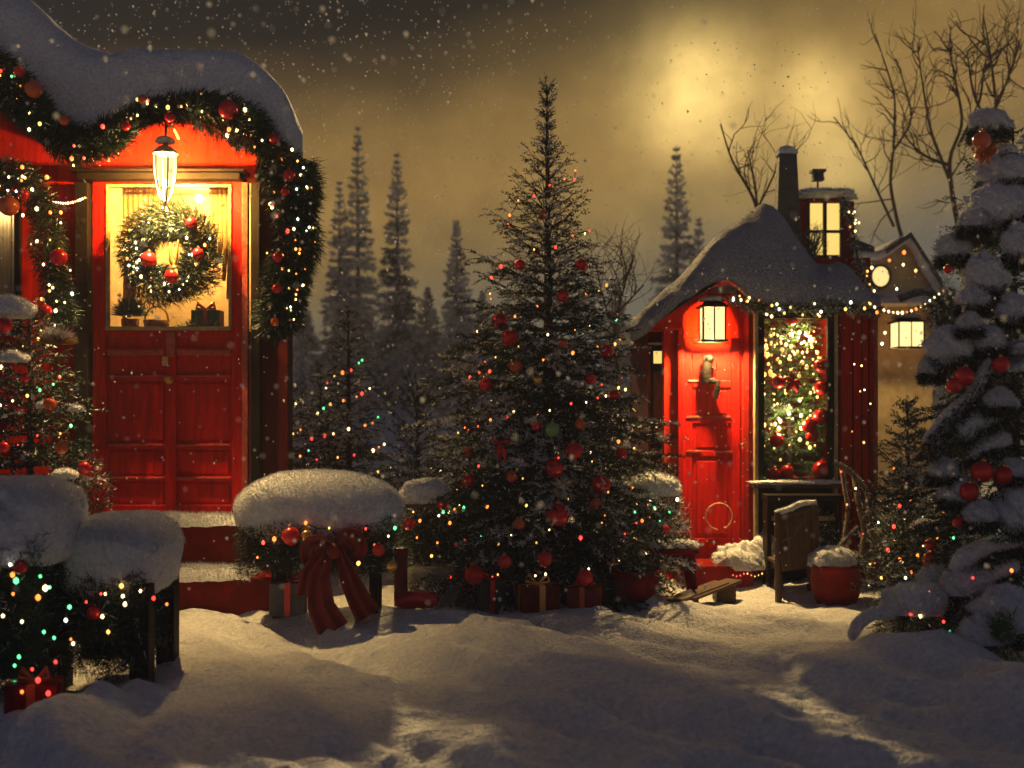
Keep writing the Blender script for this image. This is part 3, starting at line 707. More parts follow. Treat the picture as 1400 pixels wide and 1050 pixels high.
BE = [at(60 + 56 * t, 270 + 8 * math.sin(t * 3.1) , 8.86) for t in np.linspace(0, 1, 18)]
string_lights(BE, 'short swag of warm beads between window garland and door post', 'warm', (.009, .012))
for k, (kind, px, py, r_, lb) in enumerate([
    ('red', 27, 97, 10, 'red bauble at the upper end of the eaves garland, beside the big orange one'), ('orange', 46, 122, 15, 'big orange bauble near the upper end of the eaves garland'),
    ('orange', 88, 165, 9, 'orange bauble in the dip of the eaves garland'), ('red', 172, 172, 8, 'red bauble on the eaves garland just past its dip'),
    ('red', 232, 160, 9, 'red bauble on the eaves garland right above the pale lantern'), ('orange', 195, 136, 8, 'orange bauble on the crest of the eaves garland'),
    ('red', 312, 150, 17, 'largest red bauble where the eaves garland turns down'), ('red', 375, 190, 9, 'red bauble at the bend of the corner garland'), ('red', 395, 240, 11, 'red bauble on the corner garland level with the lintel'),
    ('red', 390, 262, 8, 'small red bauble just below the one level with the lintel'), ('red', 380, 352, 9, 'red bauble midway down the corner garland'),
    ('red', 379, 395, 9, 'red bauble in the lower half of the corner garland'), ('orange', 376, 440, 8, 'orange bauble at the lower tip of the corner garland')]):
    hang(kind, px, py, 8.34, r_ * .8, lb, 'baubles on the eaves garland')
for kind, px, py, r_, lb in [('red', 32, 266, 8, 'red bauble on the window garland above the curtain'), ('orange', 12, 281, 14, 'large orange bauble hanging before the linen curtain'),
    ('red', 80, 352, 12, 'red bauble where the window garland swells beside the door post'), ('red', 62, 425, 9, 'red bauble near the foot of the window garland')]:
    hang(kind, px, py, 8.56, r_, lb, 'baubles on the window garland')

# wreath on the glazed door
WC, WR = at(231, 347, 8.86), 47 / F * 8.88
ring = [WC + A([WR * math.cos(a), 0, WR * math.sin(a)]) for a in np.linspace(0, 2 * np.pi, 40)]
garland('door_wreath', ring, .135, 'round fir wreath with warm lights hanging on the glazed door', 'wreath', dens=2300, nl=.07, frost=.03, wid=.008, mats=[M['ndl_a'], M['ndl_a'], M['frost'], M['snow'], M['ndl_b']])
string_lights(on_path(ring, 54, .12), 'warm white lights wound round the door wreath', 'warm', (.009, .017))
for kind, px, py, r_, lb in [('red', 203, 355, 11, 'red bauble on the wreath beside the lock side of the door'), ('red', 271, 347, 8, 'small red bauble on the wreath nearest the door lantern post'),
                             ('red', 235, 378, 10, 'red bauble at the bottom of the wreath under the gold ribbon'), ('red', 262, 305, 8, 'red bauble high on the wreath')]:
    hang(kind, px, py, 8.72, r_, lb, 'baubles on the wreath')
m_ = MB()
for dx, dz, l in ((-.03, .10, .2), (.035, .11, .22), (-.012, -.06, -.16), (.03, -.05, -.13)):
    c = at(238, 366, 8.72); m_.tube([c, c + A([dx * .7, -.02, dz * .5]), c + A([dx, -.005, l])], [.006, .014, .008], 6)
m_.blob(at(238, 366, 8.71), (.022, .02, .022), 2, 2, .2, 3, 12, 8)
tag(m_.build('ribbon_bow', M['ribbon_gold'], loc=at(238, 366, 8.72)), 'gold ribbon bow tied at the wreath bottom', 'bow')
# things on the shelf behind the glass
pt = thing('potted_fern', at(178, 449, 9.32), 'little green fern in a wicker pot behind the door glass', 'plant')
m_ = MB(); c = A([hx(178, 9.32), 9.32, Z0]); m_.lathe(c, [(.001, .004), (.055, .004), (.07, .06), (.075, .12), (.06, .12)], 18); part(m_, 'pot', M['wicker'], pt)
m_ = MB()
for q in range(420):
    a = rng.random() * 6.28; e = rng.random() * 1.4; d_ = A([math.cos(a) * math.cos(e), math.sin(a) * math.cos(e), math.sin(e)])
    m_.needles((c + A([0, 0, .15]) + d_ * .05)[None], d_[None], .10 + .04 * rng.random(), .022, 0)
part(m_, 'foliage', M['leaf'], pt)
bk = thing('wicker_basket', (hx(214, 9.34), 9.34, Z0), 'low wicker basket behind the door glass under the wreath', 'basket')
m_ = MB(); c = A([hx(214, 9.34), 9.34, Z0]); m_.lathe(c, [(.001, .004), (.08, .004), (.10, .05), (.11, .11), (.10, .115), (.09, .06), (.001, .05)], 20); part(m_, 'bowl', M['wicker'], bk)
m_ = MB(); m_.tube([c + A([.1 * math.cos(a), 0, .11 + .12 * math.sin(a)]) for a in np.linspace(0, np.pi, 12)], .008, 6); part(m_, 'handle', M['wicker'], bk)
gf = thing('gift_box', (hx(284, 9.34), 9.34, Z0), 'green gift box with an orange bow behind the door glass', 'gift box')
c = A([hx(284, 9.34), 9.34, Z0]); m_ = MB(); m_.box(c + A([0, 0, .10]), (.24, .16, .19)); part(m_, 'box', M['leaf'], gf, .006)
m_ = MB(); m_.box(c + A([0, 0, .101]), (.03, .166, .196)); 
for sg in (-1, 1): m_.tube([c + A([0, -.05, .20]), c + A([sg * .07, -.06, .25]), c + A([sg * .08, -.06, .20]), c + A([0, -.05, .20])], [.01, .022, .02, .01], 6)
part(m_, 'ribbon', M['bauble_orange'], gf)
tuft('pine_spray', c + A([-.02, -.13, .05]), (.20, .06, .05), 'spray of fir twigs lying before the gift box on the shelf', 'fir spray', 900, .05)
# ================================================================ SNOW-CAPPED HEDGES IN FRONT
def capped_hedge(px0, px1, pytop, d, depth, cap_px, posts, label, name='snow_capped_hedge', n=9000, e=3.6, ez=2.7, seed=1, foliage_to=.45, fz=9000):
    xc = (px0 + px1) / 2; dm = d + depth / 2; c = at(xc, pytop, dm); z0 = gz(c[0], d + depth / 2); t_ = thing(name, (c[0], d + depth / 2, z0), label, 'hedge')
    W_ = (px1 - px0) / F * dm / 2; hc = cap_px / F * dm
    m_ = MB(); m_.blob((c[0], d + depth / 2, c[2] - hc * .60), (W_, depth / 2 + .06, hc * .60), e, ez, .08, 2.2, 120, 70, seed=seed, flat=-.8)
    m_.fuzz(-1, int(fz * 1.2), .020, .0042, 0, .25); part(m_, 'snow_cap', M['snow'], t_)
    top = c[2] - hc * .85
    for pp, wpx in posts:
        m_ = MB(); w_ = wpx / F * d
        for yy in (d + (-.03 if wpx == 27 else .22),): m_.span((pp - wpx / 2 - 700) / F * d, (pp + wpx / 2 - 700) / F * d, yy, yy + w_, z0 - .15, top)
        part(m_, 'post', M['dark'], t_, .006)
    for pp, wpx in posts:
        m_ = MB(); w_ = wpx / F * d; m_.span((pp - wpx / 2 - 700) / F * d, (pp + wpx / 2 - 700) / F * d, d + depth - w_ - .05, d + depth - .05, z0 - .15, top)
        part(m_, 'post', M['dark'], t_, .006)
    zb = lerp(z0, top, foliage_to); B = np.stack([c[0] + (rng.random(n) - .5) * 2 * (W_ - .05), d - .045 + rng.random(n) ** 1.6 * (depth - .02), zb + (top + .08 - zb) * rng.random(n) ** .8], -1)
    B[:, 2] += -.02 + .12 * vnoise(B[:, 0] * 7, B[:, 1] * 5, seed); B[:, 1] -= .05 * vnoise(B[:, 0] * 9, B[:, 2] * 9, seed + 2)
    D_ = rng.normal(size=(n, 3)) + A([0, -.7, -.35]); cl = vnoise(B[:, 0] * 9, B[:, 2] * 9, 4)
    mi = np.where(rng.random(n) < .05, 2, np.where(rng.random(n) < .5 + cl, 0, 1))
    m_ = MB(); m_.span(c[0] - W_ + .12, c[0] + W_ - .12, d + .10, d + depth - .1, zb + .06, top); m_.needles(B, D_, .065 * (.5 + .8 * rng.random(n)), .006, mi)
    part(m_, 'foliage', [M[q] for q in GREEN], t_)
    return t_
capped_hedge(-90, 105, 655, 5.95, .62, 104, [(30, 26)], 'widest snow capped hedge with green lights at the photo\'s edge', n=17000, seed=2, e=4.5, ez=3.2, foliage_to=.06, fz=15000)
capped_hedge(100, 236, 702, 6.25, .6, 100, [(192, 27)], 'snow capped hedge on a dark post between the widest hedge and the red steps', n=16000, seed=5, foliage_to=.16, e=4.2, ez=2.8, fz=11000)
capped_hedge(326, 550, 645, 7.85, .55, 86, [(372, 20), (505, 12)], 'snow capped hedge hung with a big red bow in front of the tall house corner', n=15000, seed=8, ez=2.3, foliage_to=.55, fz=14000)
string_lights(A([at(x, y, 5.86 + .02 * rng.random()) for x, y in ((14, 772), (17, 786), (22, 794), (55, 788), (62, 804), (68, 803), (52, 817), (18, 812), (4, 842), (30, 850), (60, 864), (26, 898), (20, 910), (34, 945), (74, 872), (95, 830), (90, 848))]),
              'green and white lights on the widest snow capped hedge', 'cool', (.010, .02))
string_lights(A([at(x, y, 6.17) for x, y in ((118, 823), (138, 812), (144, 812), (166, 801), (168, 815), (171, 826), (192, 808), (140, 843), (148, 864), (100, 880), (97, 874), (210, 818), (228, 826))]),
              'red and amber lights on the hedge beside the red steps', 'multi', (.009, .017))
string_lights(A([at(x, y, 7.76) for x, y in ((352, 762), (375, 737), (400, 728), (418, 715), (450, 722), (486, 752), (500, 723), (531, 733), (540, 722), (512, 745), (490, 770), (484, 745), (360, 742))]),
              'warm lights on the hedge with the big red bow', 'multi', (.010, .02))
def candle(px, py, d, h, label):
    c = at(px, py, d); z = gz(c[0], d); t_ = thing('candle_lantern', (c[0], d, z), label, 'lantern', 'red glass candle lanterns')
    b = A([c[0], d, z]); m_ = MB(); m_.lathe(b, [(.001, 0), (.06, 0), (.06, .02), (.045, .03), (.045, h), (.055, h + .01), (.03, h + .05), (.001, h + .06)], 16); part(m_, 'glass', M['bauble_red'], t_)
    m_ = MB(); m_.lathe(b + A([0, -.05, h * .35]), [(.001, .0), (.012, .02), (.009, .06), (.001, .1)], 8); part(m_, 'flame', M['b_amber'], t_)
string_lights(A([at(x, y, 5.6) for x, y in ((30, 946), (52, 930), (66, 948), (76, 905), (44, 915))]), 'amber lights glowing around the gift box under the widest hedge', 'rich', (.010, .018), wire=False)
tuft('frosted_bush', (at(125, 862, 6.45)), (.14, .12, .12), 'low frosted bush under the hedge beside the red steps', n=1800, frost=.3)
for kind, px, py, r_, lb in [('red', 398, 733, 13, 'red bauble above the big bow under the snow cap'), ('gold', 420, 733, 9, 'gold bauble beside the red one above the big bow'), ('orange', 442, 770, 9, 'orange bauble on the red bow'), ('red', 518, 752, 9, 'red bauble by the hedge post past the bow'), ('gold', 536, 774, 8, 'gold bauble hanging low at the hedge end near the red boot'), ('red', 28, 775, 10, 'red bauble among the green lights of the widest hedge'), ('red', 128, 838, 10, 'red bauble under the hedge beside the steps')]:
    hang(kind, px, py, 7.74 if px > 300 else (5.86 if px < 100 else 6.2), r_, lb, 'baubles on the snow capped hedges')
# big velvet bow: loops, knot, tails
bw = thing('red_bow', at(460, 760, 7.70), 'big red velvet bow with long tails hanging from a snow capped hedge', 'bow')
def ribbon(pts, wid, th=.012, twist=0, fold=0):
    P = resample(pts, .02); n = len(P); T = np.gradient(P, axis=0); T /= np.linalg.norm(T, axis=1)[:, None]
    sd_ = np.cross(T, [0, 1, 0]); sd_ /= np.linalg.norm(sd_, axis=1)[:, None] + 1e-6; nr = np.cross(T, sd_)
    w_ = np.interp(np.linspace(0, 1, n), np.linspace(0, 1, len(wid)), wid); K = 13; q = np.linspace(-1, 1, K)
    wave = fold * np.sin(q * 6.5 + 1)[None, :] * np.linspace(.5, 1, n)[:, None]
    V = P[:, None] + sd_[:, None] * (w_[:, None] * q[None])[..., None] + nr[:, None] * wave[..., None]
    V2 = V + nr[:, None] * th; m_ = MB()
    i, j = np.meshgrid(np.arange(n - 1), np.arange(K - 1), indexing='ij'); f = np.stack([i * K + j, i * K + j + 1, (i + 1) * K + j + 1, (i + 1) * K + j], -1).reshape(-1, 4)
    m_.add(V.reshape(-1, 3), f); m_.add(V2.reshape(-1, 3), f[:, ::-1]); AB = np.concatenate([V.reshape(-1, 3), V2.reshape(-1, 3)])
    for c in (0, K - 1):
        a = np.arange(n - 1); m_.add(AB, np.stack([a * K + c, (a + 1) * K + c, n * K + (a + 1) * K + c, n * K + a * K + c], -1))
    for r_ in (0, n - 1):
        a = np.arange(K - 1); m_.add(AB, np.stack([r_ * K + a, r_ * K + a + 1, n * K + r_ * K + a + 1, n * K + r_ * K + a], -1))
    return m_
ctr = at(458, 752, 7.70)
for dx, dz in ((-.17, -.01), (.16, .04)):
    part(ribbon([ctr, ctr + A([dx * .5, -.05, .07 + dz]), ctr + A([dx, -.03, .04 + dz]), ctr + A([dx * 1.05, .0, -.05 + dz]), ctr + A([dx * .5, .03, -.06 + dz * .5]), ctr], [.02, .055, .07, .07, .05, .02], fold=.018), 'loop', M['ribbon_red'], bw)
for pts, wd in (([(452, 752), (436, 790), (440, 830), (458, 862)], [.025, .08, .095, .115]), ([(466, 752), (478, 790), (492, 820), (505, 842)], [.025, .065, .08, .095]), ([(444, 752), (426, 780), (422, 815)], [.03, .07, .09])):
    part(ribbon([at(x, y, 7.70 - .02 * (k % 2)) for k, (x, y) in enumerate(pts)], wd, fold=.028), 'tail', M['ribbon_red'], bw)
m_ = MB(); m_.blob(ctr + A([0, -.03, 0]), (.05, .04, .055), 2.4, 2.2, .2, 4, 20, 12); part(m_, 'knot', M['ribbon_red'], bw)
# things beneath the capped hedge
def giftbox(px, py, d, size, mt, rb, label, rz=.2, cat='gift box', rest=True):
    c = at(px, py, d); z = gz(c[0], d) if rest else c[2]; t_ = thing('gift_box', (c[0], d, z), label, cat); b = A([c[0], d, z]); sx_, sy_, sz_ = size
    m_ = MB(); m_.box(b + A([0, 0, sz_ / 2]), size, rz); part(m_, 'box', M[mt], t_, .008)
    m_ = MB(); m_.box(b + A([0, 0, sz_ / 2 + .001]), (sx_ * .16, sy_ + .008, sz_ + .008), rz); m_.box(b + A([0, 0, sz_ / 2 + .0005]), (sx_ + .008, sy_ * .16, sz_ + .006), rz)
    for sg in (-1, 1): m_.tube([b + A([0, 0, sz_]), b + A([sg * sx_ * .25, -.01, sz_ + sx_ * .25]), b + A([sg * sx_ * .32, -.01, sz_ + .02]), b + A([0, 0, sz_ + .005])], [.006, .018, .014, .006], 6)
    part(m_, 'ribbon', M[rb], t_); return t_
giftbox(496, 812, 7.95, (.10, .10, .20), 'plaster', 'ribbon_gold', 'pale gift box with gold ribbon beside the red bow tails', .3)
giftbox(395, 850, 8.1, (.26, .22, .24), 'grey_stone', 'bauble_red', 'grey parcel in the shade behind the red bow', .1)
bt = thing('red_boot', (at(566, 820, 8.35)[0], 8.35, gz(at(566, 820, 8.35)[0], 8.35)), 'tall red felt boot standing on the snow past the bow hedge', 'boot')
b = A(bt.location); m_ = MB(); k = 1 / F * 8.35
m_.tube([b + A([-.10, 0, .46]), b + A([-.10, 0, .25]), b + A([-.10, 0, .10]), b + A([-.095, 0, .02])], [.055, .05, .052, .055], 14); part(m_, 'shaft', M['ribbon_red'], bt)
m_ = MB(); m_.blob(b + A([.02, -.01, .065]), (.17, .075, .075), 2.6, 2.2, .05, 3, 30, 16, flat=-.8); part(m_, 'foot', M['bauble_red'], bt)
sb = MB(); c = at(592, 780, 8.75); z = gz(c[0], 8.75); sb.blob((c[0], 8.9, z + .14), (.24, .16, .18), 6, 5, .06, 4, 50, 28, seed=4); sb.fuzz(-1, 1200, .012, .004, 1)
giftbox(48, 938, 5.72, (.26, .2, .17), 'red_dark', 'bauble_orange', 'dark red gift box at the foot of the widest hedge', .2)
tag(sb.build('stone_block', [M['grey_stone'], M['snow']], loc=(c[0], 8.9, z)), 'squat grey stone block dusted with snow beside the big fir', 'stone block')
# snow-capped bird table between bow hedge and fir
bt = thing('bird_table', (at(582, 680, 8.9)[0], 8.9, 0), 'snow capped bird table on a thin post by the big fir', 'bird table'); c = at(582, 690, 8.9)
m_ = MB(); m_.tube([(c[0] + .02, 8.9, -.1), (c[0], 8.9, c[2])], .028, 8); part(m_, 'post', M['wood'], bt)
m_ = MB(); m_.box((c[0], 8.9, c[2]), (.34, .28, .03)); part(m_, 'tray', M['wood'], bt, .004)
m_ = MB(); m_.blob((c[0], 8.9, c[2] + .085), (.205, .17, .125), 2.5, 2, .25, 3, 50, 28, seed=12, flat=-.6); m_.fuzz(-1, 3000, .02, .004, 0, -.8); part(m_, 'snow_cap', M['snow'], bt)
tuft('evergreen_bush', at(585, 728, 8.95), (.30, .2, .26), 'dark evergreen bush beneath the bird table', n=6000, nl=.05)
string_lights(A([at(x, y, 8.72) for x, y in ((556, 722), (565, 700), (574, 712), (598, 742), (606, 700), (615, 715), (628, 692), (634, 694), (590, 760), (600, 705), (570, 735))]), 'few coloured lights on the bush beneath the bird table', 'multi', (.009, .018))
for px, py, r_, lb in ((560, 716, 8, 'red bauble on the bush under the bird table, nearest the boot'), (606, 690, 8, 'red bauble between the bird table and the big fir')): hang('red', px, py, 8.72, r_, lb, 'baubles on the bird table bush')

# ================================================================ FIRS
TD = 9.3; tb = A([at(748, 820, TD)[0], TD, gz(at(748, 820, TD)[0], TD)]); TH = at(748, 122, TD)[2] - tb[2]; TR = 1.0
fir('big_fir', tb, TH, TR, 'tall frosted fir in the middle covered with red baubles and lights', levels=40, per=16, nl=.052, step=.0125, wid=.0105, frost=.44, heavy=-.15, lo=-20, hi=58, pw=.74, spire=True, tip=.5, ntap=.6, z0=.02, twigs=1.2, trunk=.07, ragged=.26, lump=0)
def fir_front(px, py, pw=.74):
    z = H - (py - HY) / F * TD; r_ = TR * max(.02, 1 - (z - tb[2]) / TH) ** pw; dx = (px - 700) / F * TD - tb[0]
    return TD - math.sqrt(max(0.0, r_ * r_ - dx * dx)) * .92
FIRB = [('orange', 743, 293, 6, 'orange bauble highest of all on the big fir'), ('red', 711, 362, 7, 'small red bauble in the upper boughs of the big fir, door side'), ('red', 795, 362, 8, 'red bauble in the upper boughs of the big fir, hut side'),
    ('red', 769, 404, 9, 'red bauble at the trunk line below the two upper ones'), ('red', 683, 439, 11, 'upper of two big red baubles jutting from the big fir, door side'), ('red', 697, 461, 12, 'lower of two big red baubles jutting from the big fir, door side'),
    ('orange', 770, 470, 7, 'orange bauble in the cluster above mid height of the big fir'), ('red', 830, 480, 9, 'red bauble at the tip of a long bough facing the small hut'), ('orange', 705, 500, 9, 'orange bauble just under the two big red ones'),
    ('red', 664, 526, 9, 'red bauble at the tip of a bough facing the tall house'), ('red', 807, 518, 8, 'red bauble inside of the long hut-side bough'), ('red', 840, 541, 8, 'red bauble at the big fir\'s edge level with the hut door ornament'),
    ('red', 733, 582, 7, 'red bauble beside the green one'), ('green', 755, 588, 10, 'only green bauble, at mid height of the big fir'), ('orange', 793, 580, 8, 'orange bauble hut side of the green one'), ('red', 785, 617, 12, 'matt red bauble under the green one'),
    ('red', 758, 640, 13, 'dark red bauble deep in the boughs below the green one'), ('orange', 700, 652, 8, 'orange bauble at the trunk line a little above the low middle'), ('red', 640, 658, 9, 'red bauble at the lowest door-side bough beside the bird table'),
    ('orange', 640, 618, 7, 'orange bauble above the lowest door-side bough'), ('red', 763, 704, 16, 'largest red bauble, low on the big fir'), ('red', 822, 662, 13, 'red bauble low on the hut side of the big fir'), ('orange', 815, 690, 9, 'orange bauble just below the low hut-side red one'),
    ('orange', 710, 716, 8, 'orange bauble low on the big fir, door side of the largest red one'), ('red', 648, 786, 14, 'red bauble near the snow beside the stone block'), ('red', 690, 768, 10, 'red bauble near the snow at the big fir\'s foot, door side'), ('red', 800, 790, 12, 'red bauble near the snow at the big fir\'s foot, hut side'),
    ('red', 850, 620, 8, 'red bauble at the big fir\'s hut-side edge beside a yellow light'), ('gold', 735, 520, 7, 'gold bauble a little above mid height of the big fir'), ('red', 745, 765, 11, 'red bauble in the middle of the big fir\'s skirt')]
for kind, px, py, r_, lb in FIRB: hang(kind, px, py, fir_front(px, py) - .05, r_, lb, 'baubles on the big fir')
string_lights(cone_pts(tb, TH, TR, 74, .74, .05, .07, ztop=.84, turns=9), 'many coloured lights wound down the big frosted fir', 'rich', (.009, .019))
string_lights(cone_pts(tb, TH, TR * .98, 46, .74, .04, .09, ztop=.60, turns=5.3), 'pale warm lights in the lower boughs of the big fir', 'multi', (.007, .014), wire=False)
bb = at(683, 606, fir_front(683, 606) - .03); m_ = MB()
for dx, dz in ((-.07, .03), (.08, .01), (.05, -.14), (-.01, -.12)): m_.tube([bb, bb + A([dx * .6, -.02, dz * .4 + .02]), bb + A([dx, 0, dz])], [.008, .022, .014], 7)
tag(m_.build('small_bow', M['bauble_red'], loc=bb), 'small red ribbon bow on a door-side bough of the big fir', 'bow')
fw = at(769, 664, fir_front(769, 664) - .05); m_ = MB()
for q in range(11):
    a = q * .571; d_ = A([math.cos(a), -.35, math.sin(a)]); m_.needles((fw + d_ * .01)[None], d_[None], .085, .045, 0)
m_.blob(fw + A([0, -.02, 0]), (.016, .012, .016), 2, 2, .1, 3, 10, 8)
tag(m_.build('white_flower', M['petal'], loc=fw), 'cream silk flower tucked low into the big fir', 'flower')
giftbox(735, 845, 8.55, (.30, .24, .20), 'red_dark', 'ribbon_gold', 'dark red gift box with gold ribbon under the big fir', .3)
giftbox(800, 850, 8.45, (.24, .2, .16), 'ribbon_red', 'bauble_orange', 'low red gift box with orange ribbon under the big fir', -.3)
giftbox(672, 835, 8.7, (.22, .2, .24), 'ndl_a', 'bauble_red', 'dark green gift box with red ribbon under the big fir', .1)

def firat(px, pytop, d, rad, label, **kw):
    x = (px - 700) / F * d; z = gz(x, d); return fir(kw.pop('name', 'small_fir'), (x, d, z), at(px, pytop, d)[2] - z, rad, label, **kw), A([x, d, z]), at(px, pytop, d)[2] - z
o, b, h_ = firat(476, 424, 12.0, .78, 'slim dark fir with coloured lights standing behind the bow hedge', levels=26, per=9, nl=.045, step=.016, frost=.45, mats=blue_set(), pw=.95, hi=40, wid=.012)
string_lights(cone_pts(b, h_, .78, 44, .95, .22, .1, ztop=.8), 'coloured lights on the slim dark fir behind the bow hedge', 'multi', (.012, .024))
o, b, h_ = firat(396, 520, 11.0, .55, 'small dark fir close to the tall house corner', levels=22, per=8, nl=.045, step=.016, frost=.4, mats=blue_set(), hi=40, wid=.012)
string_lights(cone_pts(b, h_, .55, 26, .85, .2, .1, ztop=.9), 'coloured lights on the small fir close to the tall house corner', 'multi', (.011, .02))
o, b, h_ = firat(570, 540, 11.6, .48, 'little blue spruce with frosted tips between the slim fir and the big fir', levels=20, per=9, nl=.06, step=.022, frost=.55, mats=blue_set(), hi=62, lo=10, pw=.55, wid=.012)
o, b, h_ = firat(448, 560, 12.9, .6, 'broad dark fir without lights behind the bow hedge', levels=20, per=8, nl=.05, step=.02, frost=.6, mats=blue_set(), wid=.015)  # heavy frost on this and the next two paints in pale mist
o, b, h_ = firat(438, 510, 13.2, .8, 'grey frosted fir half hidden behind the two lit dark firs', levels=22, per=8, nl=.05, step=.02, frost=.8, mats=blue_set(), wid=.015)
o, b, h_ = firat(640, 545, 10.8, .55, 'pale frosted fir peeping out behind the big fir', levels=22, per=9, nl=.05, step=.02, frost=.8, mats=blue_set(), wid=.012)
o, b, h_ = firat(866, 625, 10.4, .38, 'dark fir between the big fir and the small hut', levels=20, per=9, nl=.045, step=.018, frost=.15, wid=.007)
string_lights(cone_pts(b, h_, .38, 20, .85, .2, .1, ztop=.9), 'warm lights on the fir between the big fir and the hut', 'rich', (.010, .018))
o, b, h_ = firat(1240, 548, 9.6, .36, 'slim grey frosted fir beside the hut\'s outer wall', levels=22, per=9, nl=.05, step=.016, frost=.42, heavy=-.2, mats=blue_set(), wid=.012)
string_lights(cone_pts(b, h_, .36, 22, .85, .08, .1, ztop=.5), 'warm lights low on the slim grey fir beside the hut', 'warm', (.010, .018))
# fir against the tall house
o, b, h_ = firat(40, 428, 8.15, .60, 'decorated fir with snow on its boughs against the tall red house', name='house_fir', levels=30, per=13, nl=.046, step=.013, frost=.26, wid=.0095, lump=0, pw=.6, hi=35)
HFB, HFH = b, h_
m_ = MB(); m_.blob(at(12, 424, 7.75), (.17, .14, .10), 2.4, 2, .25, 3, 50, 28, seed=21, flat=-.5); m_.fuzz(-1, 2500, .018, .004, 0, -.8); part(m_, 'snow_load', M['snow'], o)
for px, py, w_, h2 in ((88, 650, .085, .05), (97, 672, .06, .04), (20, 490, .10, .05), (105, 560, .05, .03), (62, 555, .06, .03)):
    m_ = MB(); m_.blob(at(px, py, 7.72), (w_, w_, h2), 2.2, 2, .35, 3, 26, 14, seed=px, flat=-.5); m_.fuzz(-1, 700, .016, .004, 0, -.8); part(m_, 'snow_load', M['snow'], o)
string_lights(cone_pts(b, h_, .60, 60, .6, .1, .08, ztop=.95, turns=7), 'warm and red lights on the fir against the tall house', 'multi', (.009, .018))
for kind, px, py, r_, lb in [('red', 34, 516, 7, 'red bauble in the upper part of the fir against the tall house'), ('red', 6, 445, 11, 'red bauble under the snow clump of the fir against the tall house'), ('orange', 68, 553, 9, 'orange bauble at mid height of the fir against the tall house'), ('red', 5, 612, 8, 'red bauble low on the fir against the tall house'),
                             ('red', 115, 640, 9, 'red bauble on the fir branch before the tall door'), ('orange', 84, 612, 9, 'orange bauble below mid height of the fir against the tall house')]:
    hang(kind, px, py, 7.62, r_, lb, 'baubles on the house fir')
pc = at(78, 470, 7.75); m_ = MB(); n = 1600; d_ = rng.normal(size=(n, 3)); d_[:, 2] = np.abs(d_[:, 2]) * .8; m_.needles(pc + d_ * .012, d_, .13 * (.6 + .5 * rng.random(n)), .008, np.where(d_[:, 2] > .7, 1, 0))
tag(m_.build('frosted_pompom', [M['wicker'], M['frost']], loc=pc), 'bristly frosted seed head on the fir beside the tall door', 'ornament')
tuft('twiggy_shrub', at(128, 672, 8.2), (.13, .1, .28), 'dark twiggy shrub with red berries beside the tall door', n=1500, nl=.04, mats=[M['berry'], M['ndl_a'], M['frost'], M['snow'], M['ndl_b']])

# far firs; their snow-heavy needles paint in paleness that the thin haze lacks
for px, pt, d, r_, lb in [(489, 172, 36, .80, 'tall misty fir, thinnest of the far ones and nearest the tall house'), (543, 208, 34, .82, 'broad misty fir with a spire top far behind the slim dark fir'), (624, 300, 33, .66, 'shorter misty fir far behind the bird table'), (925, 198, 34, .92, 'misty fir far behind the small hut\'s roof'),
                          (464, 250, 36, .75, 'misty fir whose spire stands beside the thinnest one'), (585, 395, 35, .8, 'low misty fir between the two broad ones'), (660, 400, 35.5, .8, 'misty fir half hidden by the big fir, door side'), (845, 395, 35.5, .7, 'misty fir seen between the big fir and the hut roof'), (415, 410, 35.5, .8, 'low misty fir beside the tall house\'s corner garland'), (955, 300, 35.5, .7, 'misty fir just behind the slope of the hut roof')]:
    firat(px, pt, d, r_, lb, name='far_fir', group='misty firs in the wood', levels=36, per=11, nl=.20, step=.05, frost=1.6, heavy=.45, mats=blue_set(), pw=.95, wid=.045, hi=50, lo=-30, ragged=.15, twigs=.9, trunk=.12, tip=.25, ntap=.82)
# a dense far wood closing the clearing; mostly frost needles, mist painted as colour
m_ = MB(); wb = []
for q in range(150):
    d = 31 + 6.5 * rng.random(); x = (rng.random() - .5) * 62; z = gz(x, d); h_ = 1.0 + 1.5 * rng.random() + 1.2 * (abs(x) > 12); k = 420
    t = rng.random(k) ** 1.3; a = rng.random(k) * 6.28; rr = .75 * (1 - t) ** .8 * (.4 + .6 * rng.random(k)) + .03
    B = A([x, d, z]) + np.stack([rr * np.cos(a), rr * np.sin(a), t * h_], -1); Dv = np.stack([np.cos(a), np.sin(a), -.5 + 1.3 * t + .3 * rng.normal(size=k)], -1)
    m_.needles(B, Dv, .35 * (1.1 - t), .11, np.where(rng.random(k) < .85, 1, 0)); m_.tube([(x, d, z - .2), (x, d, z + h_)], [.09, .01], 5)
tag(m_.build('far_wood', [M['ndl_blue'], M['frost']]), 'far wood of dark firs closing the clearing in the mist', 'wood', kind='stuff')

